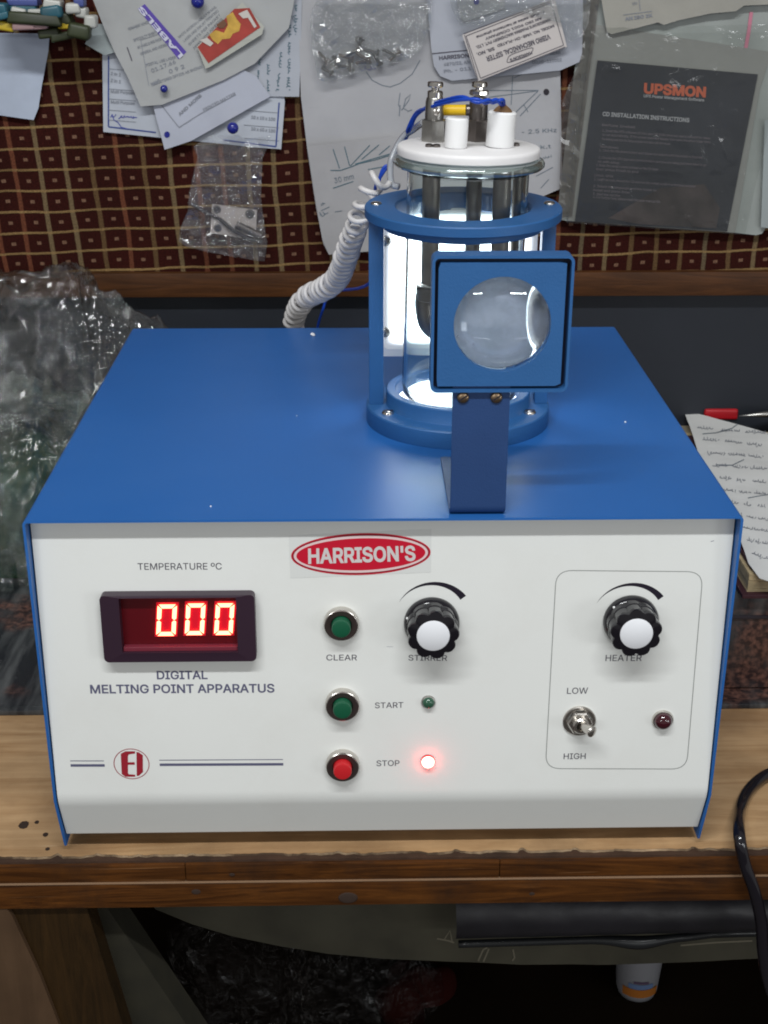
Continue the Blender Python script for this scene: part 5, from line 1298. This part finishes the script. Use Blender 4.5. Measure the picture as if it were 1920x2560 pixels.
def heap(name, lab, cat, cx, cy, z0, rx_, ry_, h, m_, seed, res=70, amp=.010, fr=22, flat=True, sharp=0.):
    bm = bmesh.new(); G = []
    for j in range(res+1):
        row = []
        for i in range(res+1):
            u = -1+2*i/res; v = -1+2*j/res
            d = max(0, 1-(u*u+v*v)); x = cx+u*rx_; y = cy+v*ry_
            jx = .35*rx_*2/res*random.uniform(-1, 1); jy = .35*ry_*2/res*random.uniform(-1, 1)
            q = Vector((x*fr, y*fr, seed))
            q = q + Vector((.5*noise.noise(q*1.7+Vector((5, 5, 5))), .5*noise.noise(q*1.7+Vector((1, 8, 3))), z0*0+.35*(u+v)))
            cr = (1-2*abs(noise.noise(q)))+.5*(1-2*abs(noise.noise(q*2.3)))+.28*(1-2*abs(noise.noise(q*5)))
            z = z0+h*(d**.5)+amp*cr*min(1, d*4)
            ox = amp*.8*noise.noise(q+Vector((9, 0, 0))); oy = amp*.8*noise.noise(q+Vector((0, 9, 0)))
            row.append(bm.verts.new((x+jx+ox, min(y+jy+oy, .412), max(z, z0))))
        G.append(row)
    for j in range(res):
        for i in range(res):
            u = -1+2*(i+.5)/res; v = -1+2*(j+.5)/res
            if u*u+v*v < 1: bm.faces.new((G[j][i], G[j][i+1], G[j+1][i+1], G[j+1][i]))
    for v_ in [v for v in bm.verts if not v.link_faces]: bm.verts.remove(v_)
    o = obj(name, bm, m_, None, smooth=not flat); return tag(o, lab, cat)
GREENB = mat('dark_green_polythene', (.010, .034, .014), .34, noise_amt=.85, nscale=16, rvar=.1)
heap('green_bag', 'crumpled dark green polythene bag left of the blue cover', 'bag', -.262, .378, DZ+.003, .105, .055, .070, GREENB, 3., 70, .012, 22, flat=False)
heap('plastic_wrap', 'large crumpled sheet of clear plastic wrap heaped beside the blue cover', 'plastic wrap', -.238, .370, DZ+.003, .150, .060, .195, FILM3, 8., 150, .015, 20, flat=False)
heap('plastic_wrap', 'lower clear plastic wrap lying over the green bag', 'plastic wrap', -.255, .362, DZ+.006, .095, .066, .110, plastic_film('clear_wrap_low', (.86, .92, .89), .03, (.26, .44, .36), .15, .055, .6, 80), 15., 150, .016, 30, flat=False)

# ================================================================== right side: box, book, papers
BX = mat('dark_glossy_box', (.014, .015, .018), .3, noise_amt=.5, nscale=30)
bk_ = empty('black_box', (.30, .27, DZ), 'black box with a streaky grey printed front under the book at the right', 'box')
bm = bmesh.new(); box(bm, .205, .42, .158, .40, DZ+.0035, -.118, .002); obj('box_body', bm, mat_print(), bk_, autos=40)
bm = bmesh.new(); box(bm, .2035, .43, .1565, .402, -.1345, -.1325, .0005); obj('box_lid_edge', bm, BLACKM, bk_, autos=40)
bb = empty('book', (.30, .27, -.118), 'thick book with maroon cover and yellowed pages below the handwritten sheet', 'book')
bm = bmesh.new(); box(bm, .212, .43, .150, .40, -.1175, -.1150, .0005); box(bm, .218, .43, .160, .385, -.1035, -.1012, .0005); obj('book_cover', bm, mat('maroon_cover', (.040, .012, .018), .45), bb, autos=40)
bm = bmesh.new()
for k in range(12):
    z = -.1150+k*.00095; box(bm, .2155+.0006*random.random(), .43, .154+.0006*random.random(), .398, z, z+.0008)
obj('pages', bm, mat('yellowed_pages', (.42, .33, .19), .8, noise_amt=.2, nscale=200), bb)
s12 = Flat(-.0985, .0016, 22, 21., curl=lambda u, v: -.010*max(0, .19-v)*8)
hw = paper('handwritten_sheet', 'creased white sheet with rows of grey handwriting on the book at the right', s12, [(1712, 1030), (1740, 1032), (1850, 1062), (1990, 1100), (1990, 1500), (1930, 1440), (1900, 1432), (1872, 1400), (1862, 1375), (1840, 1320), (1775, 1240), (1742, 1120)], (.82, .82, .80), step=.008)
hl = []
for k in range(11):
    y = 1072+k*31; x0 = 1742+k*14
    hl += scribble((x0, y), (1925, y+12), 8, 60+k, 3)
strokes(s12, hl, 1.6, DIMP, hw); strokes(s12, [[(1756, 1088), (1790, 1085), (1830, 1070), (1845, 1060)], [(1790, 1162), (1830, 1165), (1860, 1150)], [(1870, 1245), (1930, 1235)]], 2, PEN, hw, 'pen_flourish')
paper('page_stack', 'fanned yellowed pages sticking out behind the blue cover at the right', Flat(-.108, .001, 20, 3.), [(1625, 930), (1650, 968), (1712, 1030), (1760, 1100), (1700, 1100), (1640, 990)], (.40, .34, .24))
rd = at(1808, 1036, 2, -.098); bm = bmesh.new(); box(bm, rd.x-.014, rd.x+.012, rd.y+.001, rd.y+.007, -.1030, -.0945, .002, 3)
tag(obj('red_marker_cap', bm, mat('red_marker', (.40, .008, .014), .4), autos=50), 'red plastic cap lying behind the handwritten sheet', 'cap')
pa = at(1848, 1040, 2, -.094); pb2 = at(1990, 1030, 2, -.094)
bm = bmesh.new(); tube(bm, [pa, pa.lerp(pb2, .5), pb2], lambda t: .0004+.0022*min(1, t*3), 12); tag(obj('silver_pen', bm, STEEL, smooth=True), 'silver pen with pointed tip behind the handwritten sheet', 'pen')

# black mains cable at lower right
cab = [at(2010, 1930, 2, DZ+.004), at(1965, 1925, 2, DZ+.004), at(1915, 1938, 2, DZ+.004), at(1872, 1975, 2, DZ+.004), at(1850, 2025, 2, DZ+.005), at(1848, 2085, 1, .002), at(1862, 2160, 1, -.004), at(1885, 2225, 1, -.006), at(1902, 2300, 1, -.006), at(1908, 2380, 1, -.006), at(1922, 2460, 1, -.006), at(1960, 2560, 1, -.006)]
bm = bmesh.new(); tube(bm, catmull(cab, 10), .0031, 16); tag(obj('black_cable', bm, BLACKP, smooth=True), 'thick black mains cable looping over the bench edge at the lower right', 'cable')

# below the rail: grey-green board, black sleeve, cup, bags
hg = Sheet(.060, .002, 10, 30., curl=lambda u, v: .02*max(0, -.25-v))
top = [(300, 2180), (2050, 2180)]
arcb = [(2050, 2388), (1900, 2394), (1700, 2400), (1500, 2408), (1300, 2408), (1120, 2402), (960, 2394), (820, 2380), (700, 2362), (580, 2338), (480, 2308), (390, 2272)]
GGB = mat('grey_green_sheet', (.048, .044, .029), .6, noise_amt=.35, nscale=26, bump=.4, bscale=60)
paper('hanging_sheet', 'grey green curved sheet sagging under the bench rail', hg, top+arcb, None, 'sheet', .012, GGB)
hs2 = bpy.data.objects['hanging_sheet']
strokes(hg, [[(1195, 2400), (1208, 2372), (1218, 2368)], [(1208, 2402), (1222, 2370)], [(1282, 2370), (1286, 2390), (1280, 2398)], [(1092, 2345), (1120, 2350), (1135, 2355)], [(1110, 2348), (1125, 2325), (1130, 2352)], [(1700, 2358), (1790, 2352), (1880, 2350)]], 4, mat('pale_scratch', (.14, .125, .09), .6), hs2, 'scratch')
# black sleeve: rolled strip with bead along its lower edge
BS = empty('black_roll', at(1500, 2330, 1, .04), 'black rolled plastic strip with glossy lower bead under the bench rail', 'plastic strip')
YB = .036
bm = bmesh.new(); NS = 80; rows = []
for i in range(NS+1):
    px_ = 1138+(1990-1138)*i/NS; t = i/NS
    yb_ = 2346-22*t
    a = at(px_, 2230, 1, YB); b = at(px_, yb_, 1, YB)
    col_ = []
    for k in range(13):
        s = k/12; z = a.z+(b.z-a.z)*s; col_.append(bm.verts.new((a.x+(b.x-a.x)*s, YB-.010*math.sin(PI*min(1, s*1.02))**.7-.0006*noise.noise(Vector((t*14, s*3, 0))), z)))
    rows.append(col_)
for A_, B_ in zip(rows, rows[1:]):
    for k in range(12): bm.faces.new((A_[k], A_[k+1], B_[k+1], B_[k]))
obj('strip_body', bm, mat('black_matt_vinyl', (.017, .016, .020), .42, noise_amt=.3, nscale=30, bump=.3, bscale=120), BS, smooth=True)
bead = []
for i in range(41):
    t = i/40; px_ = 1146+(1990-1146)*t; bmp = 10*math.exp(-((px_-1600)/62)**2)
    bead.append(at(px_, 2360-25*t+bmp+(-6 if px_ > 1720 else 0)*min(1, (px_-1720)/60 if px_ > 1720 else 0), 1, YB-.004))
bm = bmesh.new(); tube(bm, bead, lambda t: .0021+.0016*math.exp(-((t-.53)/.08)**2), 12); obj('strip_bead', bm, mat('black_glossy_vinyl', (.010, .011, .012), .22), BS, smooth=True)
# cup
q = at(1590, 2476, 1, .15); qt = at(1590, 2398, 1, .15)
CP = empty('plastic_cup', q, 'white plastic cup with an orange and blue printed logo in the dark below the bench', 'cup')
hh = qt.z-q.z+.02
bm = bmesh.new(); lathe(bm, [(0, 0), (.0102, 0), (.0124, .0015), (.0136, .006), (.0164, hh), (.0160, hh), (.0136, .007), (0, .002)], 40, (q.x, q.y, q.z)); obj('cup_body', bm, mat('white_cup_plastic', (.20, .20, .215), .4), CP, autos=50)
bm = bmesh.new(); box(bm, .03, .40, .10, .30, q.z-.012, q.z-.0005); obj('inner_shelf', bm, CAV, BN)
def cup_patch(a0, a1, z0, z1, m_, name):
    bm = bmesh.new(); lathe(bm, [(.0139+.0027*(z0/hh), z0), (.0139+.0029*(z1/hh), z1)], 12, (q.x, q.y, q.z), a0=a0, a1=a1); obj(name, bm, m_, CP)
cup_patch(math.radians(218), math.radians(318), .0065, .0135, mat('orange_logo', (.30, .10, .015), .5), 'orange_logo_band')
cup_patch(math.radians(235), math.radians(300), .0138, .0180, mat('blue_logo', (.10, .15, .27), .5), 'blue_logo_band')
cup_patch(math.radians(248), math.radians(286), .0186, .0205, mat('dark_logo', (.08, .05, .09), .5), 'dark_logo_mark')
# dark bags under the bench
def bagheap(lab, px_, py_, y, rx_, rz_, seed, m_):
    c = at(px_, py_, 1, y)
    bm = bmesh.new(); bmesh.ops.create_icosphere(bm, subdivisions=5, radius=1)
    for v_ in bm.verts:
        n0 = v_.co.copy(); qn = n0*1.6+Vector((seed, 0, 0))
        k = 1+.35*noise.noise(qn)+.16*(1-2*abs(noise.noise(qn*3)))
        v_.co = Vector((c.x+n0.x*rx_*k, c.y+n0.y*.03*k, c.z+n0.z*rz_*k))
    tag(obj('plastic_bag', bm, m_, smooth=True), lab, 'plastic bag')
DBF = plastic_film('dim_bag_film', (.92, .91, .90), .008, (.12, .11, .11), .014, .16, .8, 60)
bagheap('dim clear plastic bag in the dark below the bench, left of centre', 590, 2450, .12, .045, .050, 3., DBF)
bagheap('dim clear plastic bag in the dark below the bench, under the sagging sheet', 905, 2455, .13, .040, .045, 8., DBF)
bm = bmesh.new(); bmesh.ops.create_icosphere(bm, subdivisions=4, radius=1); c = at(1060, 2520, 1, .16)
for v_ in bm.verts: n0 = v_.co.copy(); k = 1+.3*noise.noise(n0*1.5); v_.co = Vector((c.x+n0.x*.03*k, c.y+n0.y*.03*k, c.z+n0.z*.035*k))
tag(obj('red_pouch', bm, mat('dark_red_cloth', (.022, .004, .003), .9, spec=.05), smooth=True), 'dark red pouch barely visible in the dark below the bench', 'pouch')
